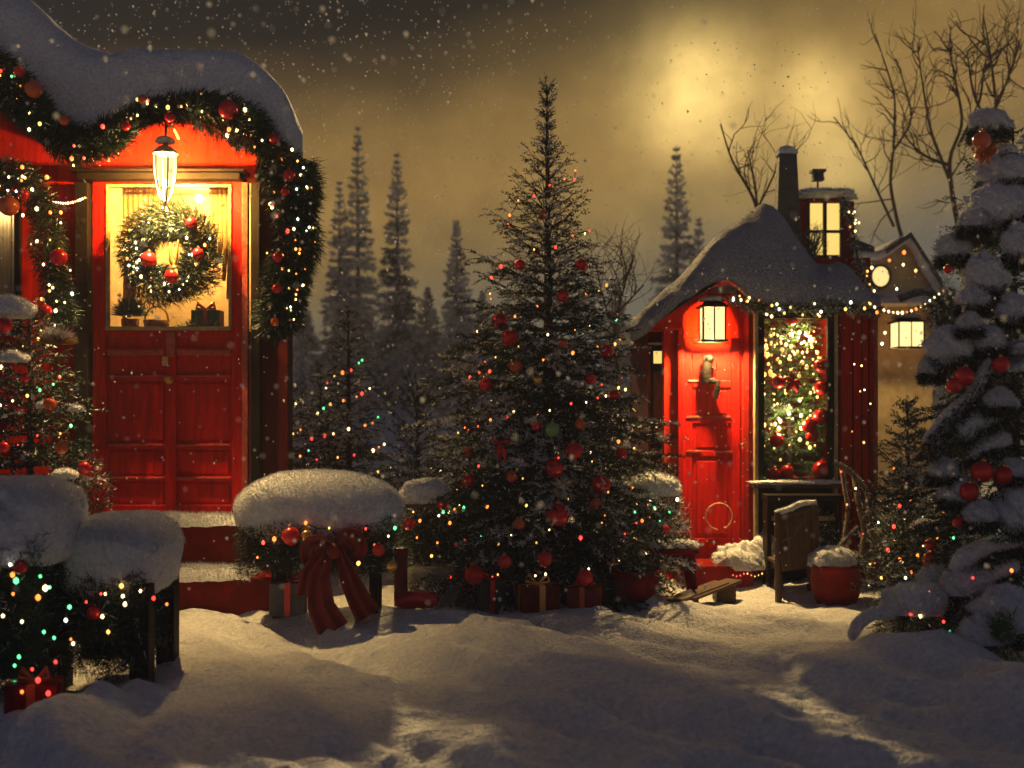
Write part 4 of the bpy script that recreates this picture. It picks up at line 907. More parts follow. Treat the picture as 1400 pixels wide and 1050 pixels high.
# bare trees rising behind the hut
def bare(name, limbs, d, label, r0=.05, tw=26, seed=1):
    rs_ = np.random.default_rng(seed); x0 = at(limbs[0][0][0], 0, d)[0]; t_ = thing(name, (x0, d, gz(x0, d)), label, 'bare tree', 'bare trees behind the hut')
    tk, br = MB(), MB(); first = at(*limbs[0][0], d); tk.tube([(first[0] - .05, d, gz(x0, d) - .2), (first[0] + .03, d, lerp(0, first[2], .5)), first], [r0 * 1.5, r0 * 1.2, r0], 8); part(tk, 'trunk', M['bark'], t_)
    def grow(p, v, L, r_, dep):
        n = 7; P = [p]
        for _ in range(n):
            v = v + rs_.normal(size=3) * .20 + A([0, 0, .05]); v /= np.linalg.norm(v); P.append(P[-1] + v * L / n)
        br.tube(P, np.linspace(r_, r_ * .35, n + 1), 5, 0, False)
        if dep:
            for _ in range(int(rs_.integers(2, 5))):
                k = int(rs_.integers(2, n)); w_ = v + rs_.normal(size=3) * .75; w_ /= np.linalg.norm(w_); grow(P[k], w_, L * (.4 + .3 * rs_.random()), r_ * .5, dep - 1)
    for li, lm in enumerate(limbs):
        P = resample([at(x, y, d + .25 * math.sin(i_ * 1.3 + li * 2)) for i_, (x, y) in enumerate(lm)], .12)
        rr = r0 * (1 if li == 0 else .62); br.tube(P, np.linspace(rr, .008, len(P)), 6, 0, False)
        for _ in range(tw // len(limbs) + 2):
            k = int(rs_.integers(len(P) // 5, len(P) - 1)); v = P[k + 1] - P[k]; v = v / np.linalg.norm(v) + rs_.normal(size=3) * .6; v /= np.linalg.norm(v)
            grow(P[k], v, .35 + .55 * rs_.random(), rr * .3 + .002, 1)
    part(br, 'branches', M['twig'], t_); return t_
bare('bare_tree', [[(1240, 345), (1228, 310), (1216, 250), (1222, 200), (1224, 130), (1196, 45)], [(1222, 205), (1250, 165), (1235, 110), (1225, 80)], [(1222, 310), (1190, 240), (1172, 200), (1140, 160)]], 16, 'bare tree with a bent trunk behind the cottage gable', .035, 26, 3)
bare('bare_tree', [[(1318, 350), (1302, 270), (1296, 215), (1318, 170), (1306, 110), (1296, 60)], [(1300, 250), (1272, 180), (1262, 120), (1254, 60)], [(1310, 200), (1340, 140), (1346, 80), (1390, 55)], [(1296, 225), (1262, 215), (1232, 180)]], 15, 'bare tree with dense twigs between the cottage and the snowy fir', .045, 38, 5)
bare('bare_tree', [[(1372, 300), (1358, 230), (1362, 140), (1352, 60), (1345, 25)], [(1360, 150), (1382, 100), (1392, 60)], [(1360, 190), (1330, 130), (1322, 70)]], 14, 'bare tree rising behind the top of the snowy fir', .04, 30, 8)
bare('bare_tree', [[(1040, 330), (1034, 275), (1000, 220), (985, 170)], [(1036, 285), (1030, 240), (1022, 205)], [(1038, 280), (1056, 245), (1068, 215)]], 14, 'bare sapling rising behind the hut chimney', .028, 14, 9)
bare('bare_tree', [[(845, 520), (838, 460), (850, 400), (866, 350)], [(838, 450), (822, 400), (815, 360)], [(842, 430), (880, 390)]], 13, 'small bare sapling between the big fir and the hut roof', .025, 26, 10)
# ================================================================ SMALL RED HUT
HD = 10.15
ax = lambda px, d=HD: (px - 700) / F * d
az_ = lambda py, d=HD: H - (py - HY) / F * d
gh = gz(ax(1000), HD) - .2
hut = thing('red_hut', (ax(1000), HD, 0), 'small red hut with a snow hood, glowing lantern wall and a lit display window', 'hut')
w = MB()
w.prism([(ax(908), gh), (ax(934), gh), (ax(934), az_(430)), (ax(985), az_(386)), (ax(1012), az_(392)), (ax(1012), gh), (ax(1040), gh), (ax(1040), az_(392)), (ax(1012), az_(380)), (ax(985), az_(372)), (ax(940), az_(400)), (ax(886), az_(452)), (ax(908), az_(452))], HD, HD + .16)
w.span(ax(934) + .001, ax(1012) - .001, HD + .05, HD + .16, gh, az_(400))
part(w, 'front_wall', M['red_wall'], hut)
# recessed side strip with its narrow window
D2 = HD + .42
w = MB(); w.span(ax(886, D2), ax(892, D2), D2, D2 + .12, gh, az_(440, D2)); w.span(ax(892, D2), ax(920, D2), D2, D2 + .12, gh, az_(614, D2)); w.span(ax(892, D2), ax(920, D2), D2, D2 + .12, az_(472, D2), az_(440, D2)); w.span(ax(912, D2), ax(920, D2), D2, D2 + .12, az_(614, D2), az_(472, D2))
w.span(ax(886, D2), ax(886, D2) + .1, D2 + .12, D2 + 1.6, gh, az_(452, D2))
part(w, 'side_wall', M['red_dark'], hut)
wn_ = MB()
for y0, y1 in ((472, 480), (497, 508), (606, 614)): wn_.span(ax(891, D2), ax(912, D2), D2 - .03, D2 + .05, az_(y1, D2), az_(y0, D2))
wn_.span(ax(889, D2), ax(893, D2), D2 - .03, D2 + .05, az_(614, D2), az_(472, D2)); wn_.span(ax(909, D2), ax(913, D2), D2 - .031, D2 + .05, az_(614, D2), az_(472, D2))
nw = part(wn_, 'narrow_window', M['dark'], hut, .004)
g = MB(); g.span(ax(893, D2), ax(909, D2), D2 + .02, D2 + .03, az_(497, D2), az_(480, D2)); part(g, 'upper_pane', M['lit_glass'], nw)
g = MB(); g.span(ax(893, D2), ax(909, D2), D2 + .02, D2 + .03, az_(606, D2), az_(508, D2)); part(g, 'lower_pane', M['trim'], nw)
m_ = MB(); m_.blob((ax(900, D2), D2 - .03, az_(619, D2)), (.14, .05, .018), 3, 2, .3, 4, 40, 12, seed=3); m_.blob((ax(901, D2), D2 - .02, az_(470, D2)), (.10, .05, .014), 3, 2, .3, 4, 40, 12, seed=6); part(m_, 'sill_snow', M['snow'], hut)
# door
dr = MB(); Y = HD - .012
dr.span(ax(934), ax(946), Y, Y + .06, gh, az_(462)); dr.span(ax(1000), ax(1012), Y, Y + .06, gh, az_(462)); dr.span(ax(946) + .001, ax(1000) - .001, Y + .012, Y + .055, gh, az_(462))
for y0, y1 in ((462, 470), (520, 530), (570, 579), (616, 624), (736, 748)): dr.span(ax(946) + .001, ax(1000) - .001, Y - .001, Y + .05, az_(y1), az_(y0))
for y0, y1 in ((534, 566), (583, 612), (630, 730)): dr.box((ax(973), Y + .014, az_((y0 + y1) / 2)), (ax(994) - ax(952), .02, az_(y0) - az_(y1)))
hd = part(dr, 'door', M['red'], hut, .007)
for x0, x1, py in ((940, 968, 521), (938, 999, 570), (938, 960, 617), (978, 1001, 618)): moulding(ax(x0), ax(x1), Y - .009, Y - .003, az_(py + 1.5), az_(py - 1.5), M['trim'], hd)
m_ = MB(); m_.span(ax(926), ax(934), HD - .05, HD, gh, az_(452)); m_.span(ax(906), ax(934), HD - .055, HD, az_(452), az_(448)); part(m_, 'door_frame', M['red'], hut, .006)
# roof hood
ro = snow_roof([(862, 456), (900, 430), (940, 402), (980, 378), (1000, 378), (1020, 398), (1040, 412), (1100, 414), (1150, 414), (1204, 420)], 9.72,
               [(866, 444), (900, 414), (930, 390), (960, 355), (985, 326), (1015, 304), (1045, 284), (1062, 292), (1080, 318), (1100, 345), (1118, 368), (1150, 364), (1168, 380), (1185, 402), (1200, 414)], 10.9, 12.6, .10, 9, nf=12000, L=.018, bulge=.9)
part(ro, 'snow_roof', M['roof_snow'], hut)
m_ = MB(); m_.tube(resample([at(x, y + 6, 9.80) for x, y in ((866, 455), (900, 430), (940, 402), (982, 377))], .1), .028, 6); part(m_, 'barge_board', M['dark'], hut)
m_ = MB(); m_.span(ax(1016, 9.8), ax(1198, 9.8), 9.78, 9.9, az_(424, 9.8), az_(413, 9.8)); part(m_, 'eave_board', M['dark'], hut, .005)
# display bay
BD = 9.85; bx0, bx1 = ax(1032, BD), ax(1146, BD); sx0, sx1 = ax(1041, BD), ax(1138, BD); zt, zb = az_(427, BD), az_(660, BD)
fr = MB()
fr.span(bx0, ax(1037, BD), BD, BD + .07, gh, zt); fr.span(ax(1141, BD), bx1, BD, BD + .07, gh, zt); fr.span(bx0 - .012, bx1 + .012, BD - .015, BD + .075, zt, az_(420, BD))
wf = part(fr, 'display_window', M['frame'], hut, .006)
fr = MB(); fr.span(ax(1037, BD) + .001, sx0 + .03, BD + .012, BD + .09, zb, zt - .001); fr.span(sx1 - .03, ax(1141, BD) - .001, BD + .012, BD + .09, zb, zt - .001); fr.span(sx0 + .03, sx1 - .03, BD + .012, BD + .09, zt - .05, zt - .001)
part(fr, 'inner_frame', M['dark'], wf, .004)
g = MB(); g.span(sx0 + .03, sx1 - .03, BD + .045, BD + .050, zb, zt - .05); part(g, 'pane', M['glass'], wf)
m_ = MB(); m_.span(bx0 - .015, bx1 + .02, BD - .05, BD + .8, zb - .045, zb); part(m_, 'sill', M['wood'], wf, .006)
m_ = MB(); m_.blob(((bx0 + bx1) / 2, BD - .02, zb + .006), ((bx1 - bx0) / 2 + .02, .05, .024), 4, 2, .35, 5, 60, 14, seed=8); m_.fuzz(-1, 1200, .012, .004, 0, -.5); part(m_, 'sill_snow', M['snow'], wf)
m_ = MB(); m_.span(bx0 - .04, bx0 - .002, BD + .07, BD + .85, gh, az_(420, BD)); m_.span(bx1 + .002, bx1 + .05, BD + .09, BD + .85, gh, az_(420, BD)); m_.span(bx0 - .04, bx1 + .05, BD + .85, BD + .9, gh, az_(420, BD)); m_.span(bx0, bx1, BD + .1, BD + .84, az_(420, BD) - .04, az_(420, BD))
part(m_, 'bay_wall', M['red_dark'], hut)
m_ = MB(); m_.span(bx0 + .02, bx1 - .02, BD + .12, BD + .16, gh, zb - .046); part(m_, 'bay_base', M['dark'], hut)
# outer wall panel, slightly turned, and the flank going back
w = MB(); q0, q1 = A([bx1 + .052, 9.93]), A([ax(1196, 10.0), 10.02]); zz1 = az_(416, 9.95)
w.add([(q0[0], q0[1], gh), (q1[0], q1[1], gh), (q1[0], q1[1], zz1), (q0[0], q0[1], zz1), (q0[0], q0[1] + .12, gh), (q1[0], q1[1] + .12, gh), (q1[0], q1[1] + .12, zz1), (q0[0], q0[1] + .12, zz1)], [[0, 1, 2, 3], [7, 6, 5, 4], [3, 2, 6, 7], [0, 4, 5, 1], [1, 5, 6, 2], [0, 3, 7, 4]], 0, False)
w.span(q1[0] - .14, q1[0] - .02, q1[1] + .121, 12.3, gh, zz1 - .02)
part(w, 'outer_wall', M['red_wall'], hut)
m_ = MB()
for t in (.35, .62, .84): m_.tube([lerp(A([*q0, gh]), A([*q1, gh]), t) + A([0, -.003, 0]), lerp(A([*q0, zz1]), A([*q1, zz1]), t) + A([0, -.003, 0])], .009, 6)
part(m_, 'wall_batten', M['red_dark'], hut)
m_ = MB(); m_.tube([(q1[0] + .01, q1[1] - .01, gh), (q1[0] + .01, q1[1] - .01, zz1)], .022, 8); part(m_, 'corner_post', M['trim'], hut)
# the display behind the glass
dfb = A([(sx0 + sx1) / 2 + .05, BD + .48, zb]); dh = (zt - zb) * .97
fir('display_tree', dfb, dh, .44, 'lush lit tree standing in the display window of the hut', 'tree', levels=18, per=9, nl=.05, step=.013, frost=.0, pw=.28, hi=40, lo=5, mats=[M['ndl_b'], M['leaf'], M['ndl_c'], M['ndl_c'], M['leaf']], wid=.008, trunk=.03)
n = 95; P = np.stack([lerp(sx0 + .04, sx1 - .04, rng.random(n)), BD + .12 + .2 * rng.random(n), zb + (zt - zb) * (.10 + .82 * rng.random(n) ** .7)], -1)
string_lights(P, 'dense golden lights filling the hut\'s display window', 'glow', (.009, .024), wire=False)
n = 70; P = np.stack([lerp(sx0 + .06, sx1 - .06, rng.random(n)), BD + .10 + .28 * rng.random(n), zb + (zt - zb) * (.58 + .32 * rng.random(n))], -1)
string_lights(P, 'bright cluster of warm lights at the top of the hut\'s display', 'glow', (.012, .028), wire=False)
for kind, px, py, r_, lb in [('red', 1122, 500, 10, 'red bauble high in the display window'), ('red', 1064, 522, 9, 'red bauble at the display window side near the door ornament'), ('red', 1123, 530, 10, 'red bauble under the highest one in the display window'), ('red', 1122, 570, 11, 'red bauble at mid height in the display window'), ('red', 1106, 582, 10, 'red bauble beside the mid height one in the display window'), ('red', 1062, 602, 10, 'red bauble low in the display window, door side'), ('red', 1110, 596, 9, 'red bauble just below the mid height pair in the display window'), ('red', 1124, 642, 13, 'big red bauble on the display window\'s sill'), ('red', 1058, 648, 9, 'red bauble on the sill, door side of the display'), ('red', 1076, 645, 10, 'red bauble on the sill beside the glowing lights'), ('red', 1082, 436, 9, 'red bauble at the very top of the display window')]:
    hang(kind, px, py, BD + .11, r_, lb, 'baubles in the display window')
m_ = MB(); c = at(1083, 522, BD + .1)
for dx, dz in ((-.08, .02), (.08, -.03), (0, .10), (-.05, -.10), (.05, -.09)): m_.tube([c, c + A([dx * .5, -.01, dz * .5 + .02]), c + A([dx, 0, dz])], [.01, .03, .012], 7)
tag(m_.build('small_bow', M['bauble_red'], loc=c), 'red bow in the middle of the hut\'s display window', 'bow')
for px, lb in ((1072, 'red cloth heap on the display sill, door side'), (1118, 'red cloth heap on the display sill under the big bauble')):
    m_ = MB(); c = at(px, 655, BD + .2); m_.blob(c, (.13, .08, .05), 2.2, 2, .4, 4, 40, 20, seed=px); tag(m_.build('red_cloth', M['ribbon_red'], loc=c), lb, 'cloth')
lamp('display_lamp', (dfb[0], BD + .20, zt - .22), 30, (1, .72, .28), .08)
lamp('display_lamp', (dfb[0] - .1, BD + .16, lerp(zb, zt, .40)), 30, (1, .70, .30), .08)

# lanterns
def box_lantern(name, c, w_, h_, label, watts, cord_to=None, arm=None):
    t_ = thing(name, c, label, 'lantern'); c = A(c, float); m_ = MB()
    for a in (-1, 1):
        for b in (-1, 1): m_.span(c[0] + a * w_ / 2 - .008, c[0] + a * w_ / 2 + .008, c[1] + b * w_ / 2 - .008, c[1] + b * w_ / 2 + .008, c[2] - h_ / 2, c[2] + h_ / 2)
    m_.span(c[0] - w_ / 2 - .02, c[0] + w_ / 2 + .02, c[1] - w_ / 2 - .02, c[1] - w_ / 2 + .008, c[2] - h_ / 2 - .02, c[2] - h_ / 2 - .001); m_.span(c[0] - w_ / 2 - .02, c[0] + w_ / 2 + .02, c[1] + w_ / 2 - .008, c[1] + w_ / 2 + .02, c[2] - h_ / 2 - .02, c[2] - h_ / 2 - .001); m_.span(c[0] - w_ / 2, c[0] + w_ / 2, c[1] - .008, c[1] + .008, c[2] - h_ / 2 - .018, c[2] - h_ / 2 - .001); m_.box(c + A([0, 0, h_ / 2 + .010]), (w_ + .06, w_ + .06, .018)); m_.box(c + A([0, 0, h_ / 2 + .05]), (w_ + .02, w_ + .02, .06), taper=.35)
    m_.span(c[0] - .006, c[0] + .006, c[1] - w_ / 2 - .007, c[1] - w_ / 2 + .006, c[2] - h_ / 2, c[2] + h_ / 2)
    part(m_, 'frame', M['bronze'], t_, .003); m_ = MB(); k = w_ / 2 - .002
    m_.span(c[0] - k, c[0] + k, c[1] - k, c[1] - k + .003, c[2] - h_ / 2 + .001, c[2] + h_ / 2 - .001); m_.span(c[0] - k, c[0] + k, c[1] + k - .003, c[1] + k, c[2] - h_ / 2 + .001, c[2] + h_ / 2 - .001, 1)
    m_.span(c[0] - k, c[0] - k + .003, c[1] - k + .004, c[1] + k - .004, c[2] - h_ / 2 + .001, c[2] + h_ / 2 - .001); m_.span(c[0] + k - .003, c[0] + k, c[1] - k + .004, c[1] + k - .004, c[2] - h_ / 2 + .001, c[2] + h_ / 2 - .001)
    part(m_, 'pane', [M['lantern_glass'], M['amber_glass']], t_)
    m_ = MB(); m_.lathe(c + A([0, 0, -h_ / 2]), [(.016, 0), (.016, .08), (.001, .085)], 12); part(m_, 'candle', M['plaster'], t_)
    if cord_to is not None:
        top = c + A([0, 0, h_ / 2 + .08]); e = A(cord_to); m_ = MB(); m_.tube(resample([e, lerp(e, top, .4) + A([.03, 0, 0]), lerp(e, top, .75) + A([-.02, 0, 0]), top], .03), .007, 6); part(m_, 'hook', M['iron'], t_)
    if arm is not None: m_ = MB(); m_.tube([A(arm), lerp(A(arm), c + A([0, 0, h_ / 2 + .08]), .6) + A([0, 0, .07]), c + A([0, 0, h_ / 2 + .08])], .010, 6); part(m_, 'bracket', M['iron'], t_)
    m_ = MB(); m_.blob(c + A([0, 0, h_ / 2 + .075]), (w_ / 2 + .015, w_ / 2 + .015, .035), 3, 2, .2, 3, 24, 12, flat=-.5); part(m_, 'snow_cap', M['snow'], t_)
    lamp('lantern_light', c + A([0, 0, -h_ / 2 + .062]), watts, (1, .62, .21), .03, t_); return t_
box_lantern('hut_lantern', at(974, 443, 9.92), .20, .29, 'glowing box lantern hanging on the orange lit hut wall over the door', 800, at(962, 388, 10.1))
# dark bronze figure sitting on the door rail
fg = thing('door_ornament', at(970, 520, 10.08), 'small dark bronze hare figure sitting on the hut door rail', 'ornament'); c = A(fg.location); m_ = MB()
m_.tube([c + A([-.02, 0, -.02]), c + A([-.035, 0, .06]), c + A([-.02, 0, .14]), c + A([-.005, 0, .19])], [.05, .052, .045, .03], 14)
m_.blob(c + A([.0, -.01, .19]), (.04, .035, .045), 2, 2, .15, 4, 22, 14); m_.tube([c + A([-.01, 0, .21]), c + A([-.04, 0, .215]), c + A([-.06, 0, .15])], [.02, .022, .008], 8)
m_.tube([c + A([.015, -.02, .12]), c + A([.055, -.03, .10]), c + A([.055, -.03, .17])], [.016, .013, .008], 8)
for dx in (0, .03): m_.tube([c + A([-.01 + dx, -.02, .0]), c + A([.06 + dx * .5, -.05, -.02]), c + A([.05 + dx * .6, -.05, -.10]), c + A([.035 + dx * .5, -.055, -.17])], [.03, .026, .018, .009], 10)
part(m_, 'body', M['bronze'], fg)
m_ = MB(); rc = at(983, 706, 10.10); rr = 18 / F * 10.1
m_.tube([rc + A([rr * math.cos(a), 0, rr * math.sin(a)]) for a in np.linspace(-1.1, 4.6, 40)], .007, 6); m_.blob(rc + A([rr * math.cos(-1.1), -.005, rr * math.sin(-1.1)]), (.016, .012, .016), 2, 2, .1, 3, 12, 8)
tag(m_.build('metal_ring', M['frame'], loc=rc), 'thin pale open ring hanging low on the hut door', 'ring')
EV = [at(x, y, 9.68) for x, y in ((1000, 408), (1030, 420), (1070, 424), (1110, 422), (1150, 418), (1200, 426))]
garland('hut_eave_garland', EV, .05, 'thin dark fir garland along the eave above the display window', dens=1300, nl=.055, frost=.15)
string_lights(on_path(EV, 26, .07), 'warm lights strung along the hut eave garland', 'warm', (.010, .018))
string_lights(A([at(lerp(1196, 1290, t), 420 - 8 * t - 18 * math.sin(t * 2.2) + 26 * math.sin(3.14 * t), 9.7 + 2.9 * t) for t in np.linspace(0, 1, 16)]), 'string of warm lights running from the hut eave to the cottage', 'warm', (.012, .02))
string_lights(A([at(x, y, 9.80) for x, y in ((1176, 535), (1182, 533), (1190, 552), (1165, 590), (1181, 605), (1178, 500), (1168, 498))]), 'few warm lights hanging on the hut\'s outer wall', 'warm', (.008, .014), wire=False)
# chimney and turret
ch = thing('chimney_stack', (ax(1073, 11.3), 11.3, 2.4), 'tall dark tapering chimney behind the hut roof', 'chimney')
c = at(1074, 212, 11.3); w1 = 26 / F * 11.3
m_ = MB(); m_.box((c[0] + .01, 11.3, (2.2 + c[2]) / 2), (w1 * 1.75, w1 * 1.5, c[2] - 2.2), taper=.52); part(m_, 'stack', M['slate'], ch, .01)
m_ = MB(); m_.box((c[0] + .01, 11.3, c[2] + .02), (w1 * .98, w1 * .9, .045)); m_.blob((c[0] + .01, 11.3, c[2] + .045), (w1 * .45, w1 * .42, .05), 3, 2, .2, 3, 24, 12, flat=-.3); part(m_, 'cap', M['snow'], ch)
TW = 12.6; tx = lambda px: (px - 700) / F * TW; tz = lambda py: H - (py - HY) / F * TW
tt = thing('turret', (tx(1130), TW, 0), 'narrow turret with a lit four pane window behind the hut', 'tower')
m_ = MB(); 
for a_, b_, zt_, zb_ in ((1090, 1104, 275, 352), (1152, 1168, 275, 352), (1104, 1152, 268, 276), (1082, 1190, 352, 900)): m_.span(tx(a_) + .001, tx(b_) - .001, TW, TW + .7, tz(zb_), tz(zt_))
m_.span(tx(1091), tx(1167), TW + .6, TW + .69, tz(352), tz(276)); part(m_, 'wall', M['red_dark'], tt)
m_ = MB()
for a_, b_, c_, d_ in ((1104, 1107, 276, 352), (1149, 1152, 276, 352), (1126, 1130, 276, 352), (1107, 1149, 314, 318), (1104, 1152, 348, 352)): m_.span(tx(a_), tx(b_), TW - .02 + .001 * (b_ - a_), TW + .04, tz(d_), tz(c_))
tw_ = part(m_, 'window', M['dark'], tt); m_ = MB(); m_.span(tx(1105), tx(1151), TW + .05, TW + .06, tz(351), tz(277)); part(m_, 'pane', M['lit_glass'], tw_)
m_ = MB(); m_.blob((tx(1128), TW + .3, tz(266)), (.40, .46, .075), 3.4, 2, .35, 5, 60, 20, seed=5, flat=-.5); m_.fuzz(-1, 2500, .03, .006, 0, -.9); part(m_, 'snow_roof', M['snow'], tt)
m_ = MB(); c = at(1118, 246, TW + .2); m_.tube([c + A([0, 0, -.2]), c], .012, 6); m_.box(c + A([0, 0, .04]), (.13, .12, .10), taper=.8); m_.box(c + A([0, 0, .10]), (.16, .15, .03)); part(m_, 'vent_cowl', M['slate'], tt)
tuft('ivy_clump', at(1112, 330, TW - .1), (.16, .1, .22), 'clump of ivy climbing beside the turret window', 'ivy', 900, .05)
garland('snowy_vine', [at(x, y, TW - .05) for x, y in ((1152, 268), (1164, 300), (1172, 350), (1186, 395))], .05, 'frosted vine climbing down the outer turret edge', 'vine', dens=800, nl=.06, frost=.4)
string_lights(on_path([at(x, y, TW - .1) for x, y in ((1160, 275), (1168, 310), (1176, 350), (1190, 400))], 14, .06), 'warm lights on the vine of the turret', 'warm', (.010, .018), wire=False)
# the cream cottage behind
CD = 14.2; cx_ = lambda px: (px - 700) / F * CD; cz = lambda py: H - (py - HY) / F * CD
ct = thing('cream_cottage', (cx_(1225), CD, 0), 'cream stone cottage with a snowy gable and a bright round window behind the hut', 'cottage')
m_ = MB(); m_.prism([(cx_(1150), -.2), (cx_(1275), -.2), (cx_(1275), cz(392)), (cx_(1250), cz(345)), (cx_(1240), cz(328)), (cx_(1222), cz(338)), (cx_(1205), cz(352)), (cx_(1150), cz(352))], CD, CD + .3); part(m_, 'wall', M['stone'], ct)
m_ = MB(); m_.tube(resample([at(x, y, CD - .06) for x, y in ((1150, 350), (1172, 348), (1186, 352), (1206, 350), (1222, 336), (1240, 323), (1252, 340), (1264, 365), (1282, 395))], .08), .055, 8); m_.fuzz(-3, 2500, .03, .006, 0, -.9)
part(m_, 'gable_snow', M['snow'], ct)
m_ = MB(); m_.prism([(cx_(1158), cz(350)), (cx_(1208), cz(350)), (cx_(1206), cz(332)), (cx_(1182), cz(322)), (cx_(1166), cz(324))], CD + .31, CD + 1.2); m_.prism([(cx_(1208), cz(349)), (cx_(1241), cz(326)), (cx_(1284), cz(395)), (cx_(1284), cz(385)), (cx_(1241), cz(319)), (cx_(1206), cz(343))], CD - .12, CD + 1.5); part(m_, 'roof', M['slate'], ct)
m_ = MB(); c = at(1204, 378, CD - .02); rr = .125
m_.tube([c + A([rr * math.cos(a), 0, rr * 1.15 * math.sin(a)]) for a in np.linspace(0, 6.2832, 30)], .018, 6, cap=False); cw = part(m_, 'round_window', M['wood'], ct)
m_ = MB(); m_.lathe((0, 0, 0), [(.001, 0), (rr, 0), (rr, .012), (.001, .012)], 28); m_.v[-1] = np.stack([m_.v[-1][:, 0], m_.v[-1][:, 2], m_.v[-1][:, 1] * 1.15], -1) + c; part(m_, 'pane', M['lit_glass_white'], cw)
m_ = MB(); m_.blob(at(1222, 412, CD - .25), (.48, .3, .10), 2.4, 2, .4, 3, 60, 24, seed=17, flat=-.5, rz=.2); m_.fuzz(-1, 2500, .03, .006, 0, -.9); part(m_, 'porch_snow', M['snow'], ct)
box_lantern('cottage_lantern', at(1240, 458, 13.3), .30, .29, 'square glowing wall lantern on the cream cottage', 110, arm=at(1244, 430, 14.15))
string_lights(A([at(x, y, CD - .2) for x, y in ((1180, 362), (1192, 366), (1216, 356), (1235, 362), (1236, 345), (1226, 395), (1240, 400), (1215, 405), (1252, 370), (1210, 455), (1206, 470))]), 'warm lights scattered on the cottage front', 'warm', (.016, .03), wire=False)
m_ = MB(); P = resample([at(x, y, 13.0) for x, y in ((1230, 408), (1258, 398), (1278, 402), (1294, 425), (1300, 450))], .05); m_.tube(P, np.linspace(.05, .035, len(P)), 8, 0); m_.fuzz(-3, 2500, .03, .006, 1, -.2)
tag(m_.build('snowy_bough', [M['bark'], M['snow']], loc=P[0]), 'arched snow dusted bough reaching over the cottage lantern', 'bough')
tuft('dark_shrub', at(1292, 430, 12.6), (.22, .2, .42), 'dark shrub behind the cottage lantern under the arched bough', n=3500, nl=.07, frost=.08)

# ================================================================ THINGS BEFORE THE HUT
ds = thing('doorstep', (ax(1000, 9.9), 9.9, 0), 'low red doorstep with a snow drift before the hut door', 'doorstep')
m_ = MB(); m_.span(ax(930, 9.7), bx0 - .06, 9.62, HD - .052, -.1, az_(772, 9.7)); part(m_, 'step', M['red_dark'], ds, .01)
m_ = MB(); m_.blob(at(1020, 768, 9.75), (.27, .16, .17), 2.2, 1.8, .5, 3, 60, 30, seed=14, flat=-.4, rz=.1); m_.blob(at(1046, 752, 9.85), (.14, .12, .15), 2.2, 1.8, .4, 3, 40, 24, seed=15, flat=-.4); m_.fuzz(-2, 3500, .02, .004, 0, -.8); part(m_, 'snow_drift', M['snow'], ds)
string_lights(A([at(x, 786 + 2 * math.sin(x), 9.58) for x in range(1002, 1044, 5)]), 'row of tiny red lights along the hut doorstep', 'rich', (.006, .009))
# red stool with snow on its seat
sc = at(918, 800, 8.9); sz0 = gz(sc[0], 8.9); stl = thing('red_stool', (sc[0], 8.9, sz0), 'dark red stool with snow on its seat before the hut door', 'stool'); zs = at(918, 752, 8.9)[2]
m_ = MB(); m_.box((sc[0], 8.95, zs), (.42, .30, .045)); part(m_, 'seat', M['red_dark'], stl, .01)
for a in (-1, 1):
    for b in (-1, 1): m_ = MB(); m_.tube([(sc[0] + a * .15, 8.95 + b * .10, zs), (sc[0] + a * .16, 8.95 + b * .11, lerp(zs, sz0, .5)), (sc[0] + a * .19, 8.95 + b * .13, sz0 - .05)], [.04, .034, .024], 8); part(m_, 'leg', M['red_dark'], stl)
m_ = MB(); m_.box((sc[0], 8.83, zs - .07), (.36, .03, .08)); part(m_, 'apron', M['red_dark'], stl, .006)
m_ = MB(); m_.blob((sc[0], 8.95, zs + .04), (.215, .15, .05), 3.2, 2, .35, 4, 50, 20, seed=2, flat=-.5); m_.fuzz(-1, 2000, .02, .004, 0, -.8); part(m_, 'seat_snow', M['snow'], stl)
# red basket by the stool
bc = at(868, 800, 8.75); bz = gz(bc[0], 8.75); bkt = thing('red_basket', (bc[0], 8.75, bz), 'round dark red basket of greenery beside the big fir and the stool', 'basket'); b = A(bkt.location)
m_ = MB(); m_.lathe(b, [(.001, 0), (.14, 0), (.19, .12), (.20, .24), (.185, .24), (.17, .12), (.001, .1)], 22); part(m_, 'bowl', M['red_dark'], bkt)
m_ = MB(); m_.tube([b + A([.195 * math.cos(a), 0, .22 + .24 * math.sin(a)]) for a in np.linspace(0, np.pi, 14)], .014, 6); part(m_, 'handle', M['wood'], bkt)
tuft('fir_spray', b + A([0, 0, .30]), (.2, .18, .1), 'fir twigs heaped in the dark red basket', 'fir spray', 1800, .05)
# snow capped bush before the hut
bs = at(897, 690, 9.2); tuft('evergreen_bush', A([bs[0], 9.35, bs[2] - .06]), (.30, .26, .30), 'evergreen bush with cold lights under a snow hat before the hut window', n=6000, nl=.05, frost=.2)
m_ = MB(); m_.blob(at(897, 668, 9.2) + A([0, .1, 0]), (.22, .18, .13), 2.3, 2, .25, 3, 60, 30, seed=31, flat=-.5); m_.fuzz(-1, 3500, .024, .004, 0, -.8)
tag(m_.build('snow_hat', M['snow'], loc=at(897, 668, 9.2)), 'fluffy snow hat on the bush before the narrow hut window', 'snow')
string_lights(A([at(x, y, 9.06) for x, y in ((868, 700), (885, 690), (889, 684), (896, 696), (926, 683), (908, 728), (895, 694), (915, 700), (878, 712), (902, 712))]), 'cold and amber lights on the snow hatted bush', 'cool', (.009, .018))
P = [at(x, y, 9.05) for x, y in ((842, 715), (870, 718), (900, 722), (940, 716))]
garland('frosted_branch', P, .05, 'frosted fir branch lying across in front of the snow hatted bush', 'branch', dens=1200, nl=.05, frost=.5)
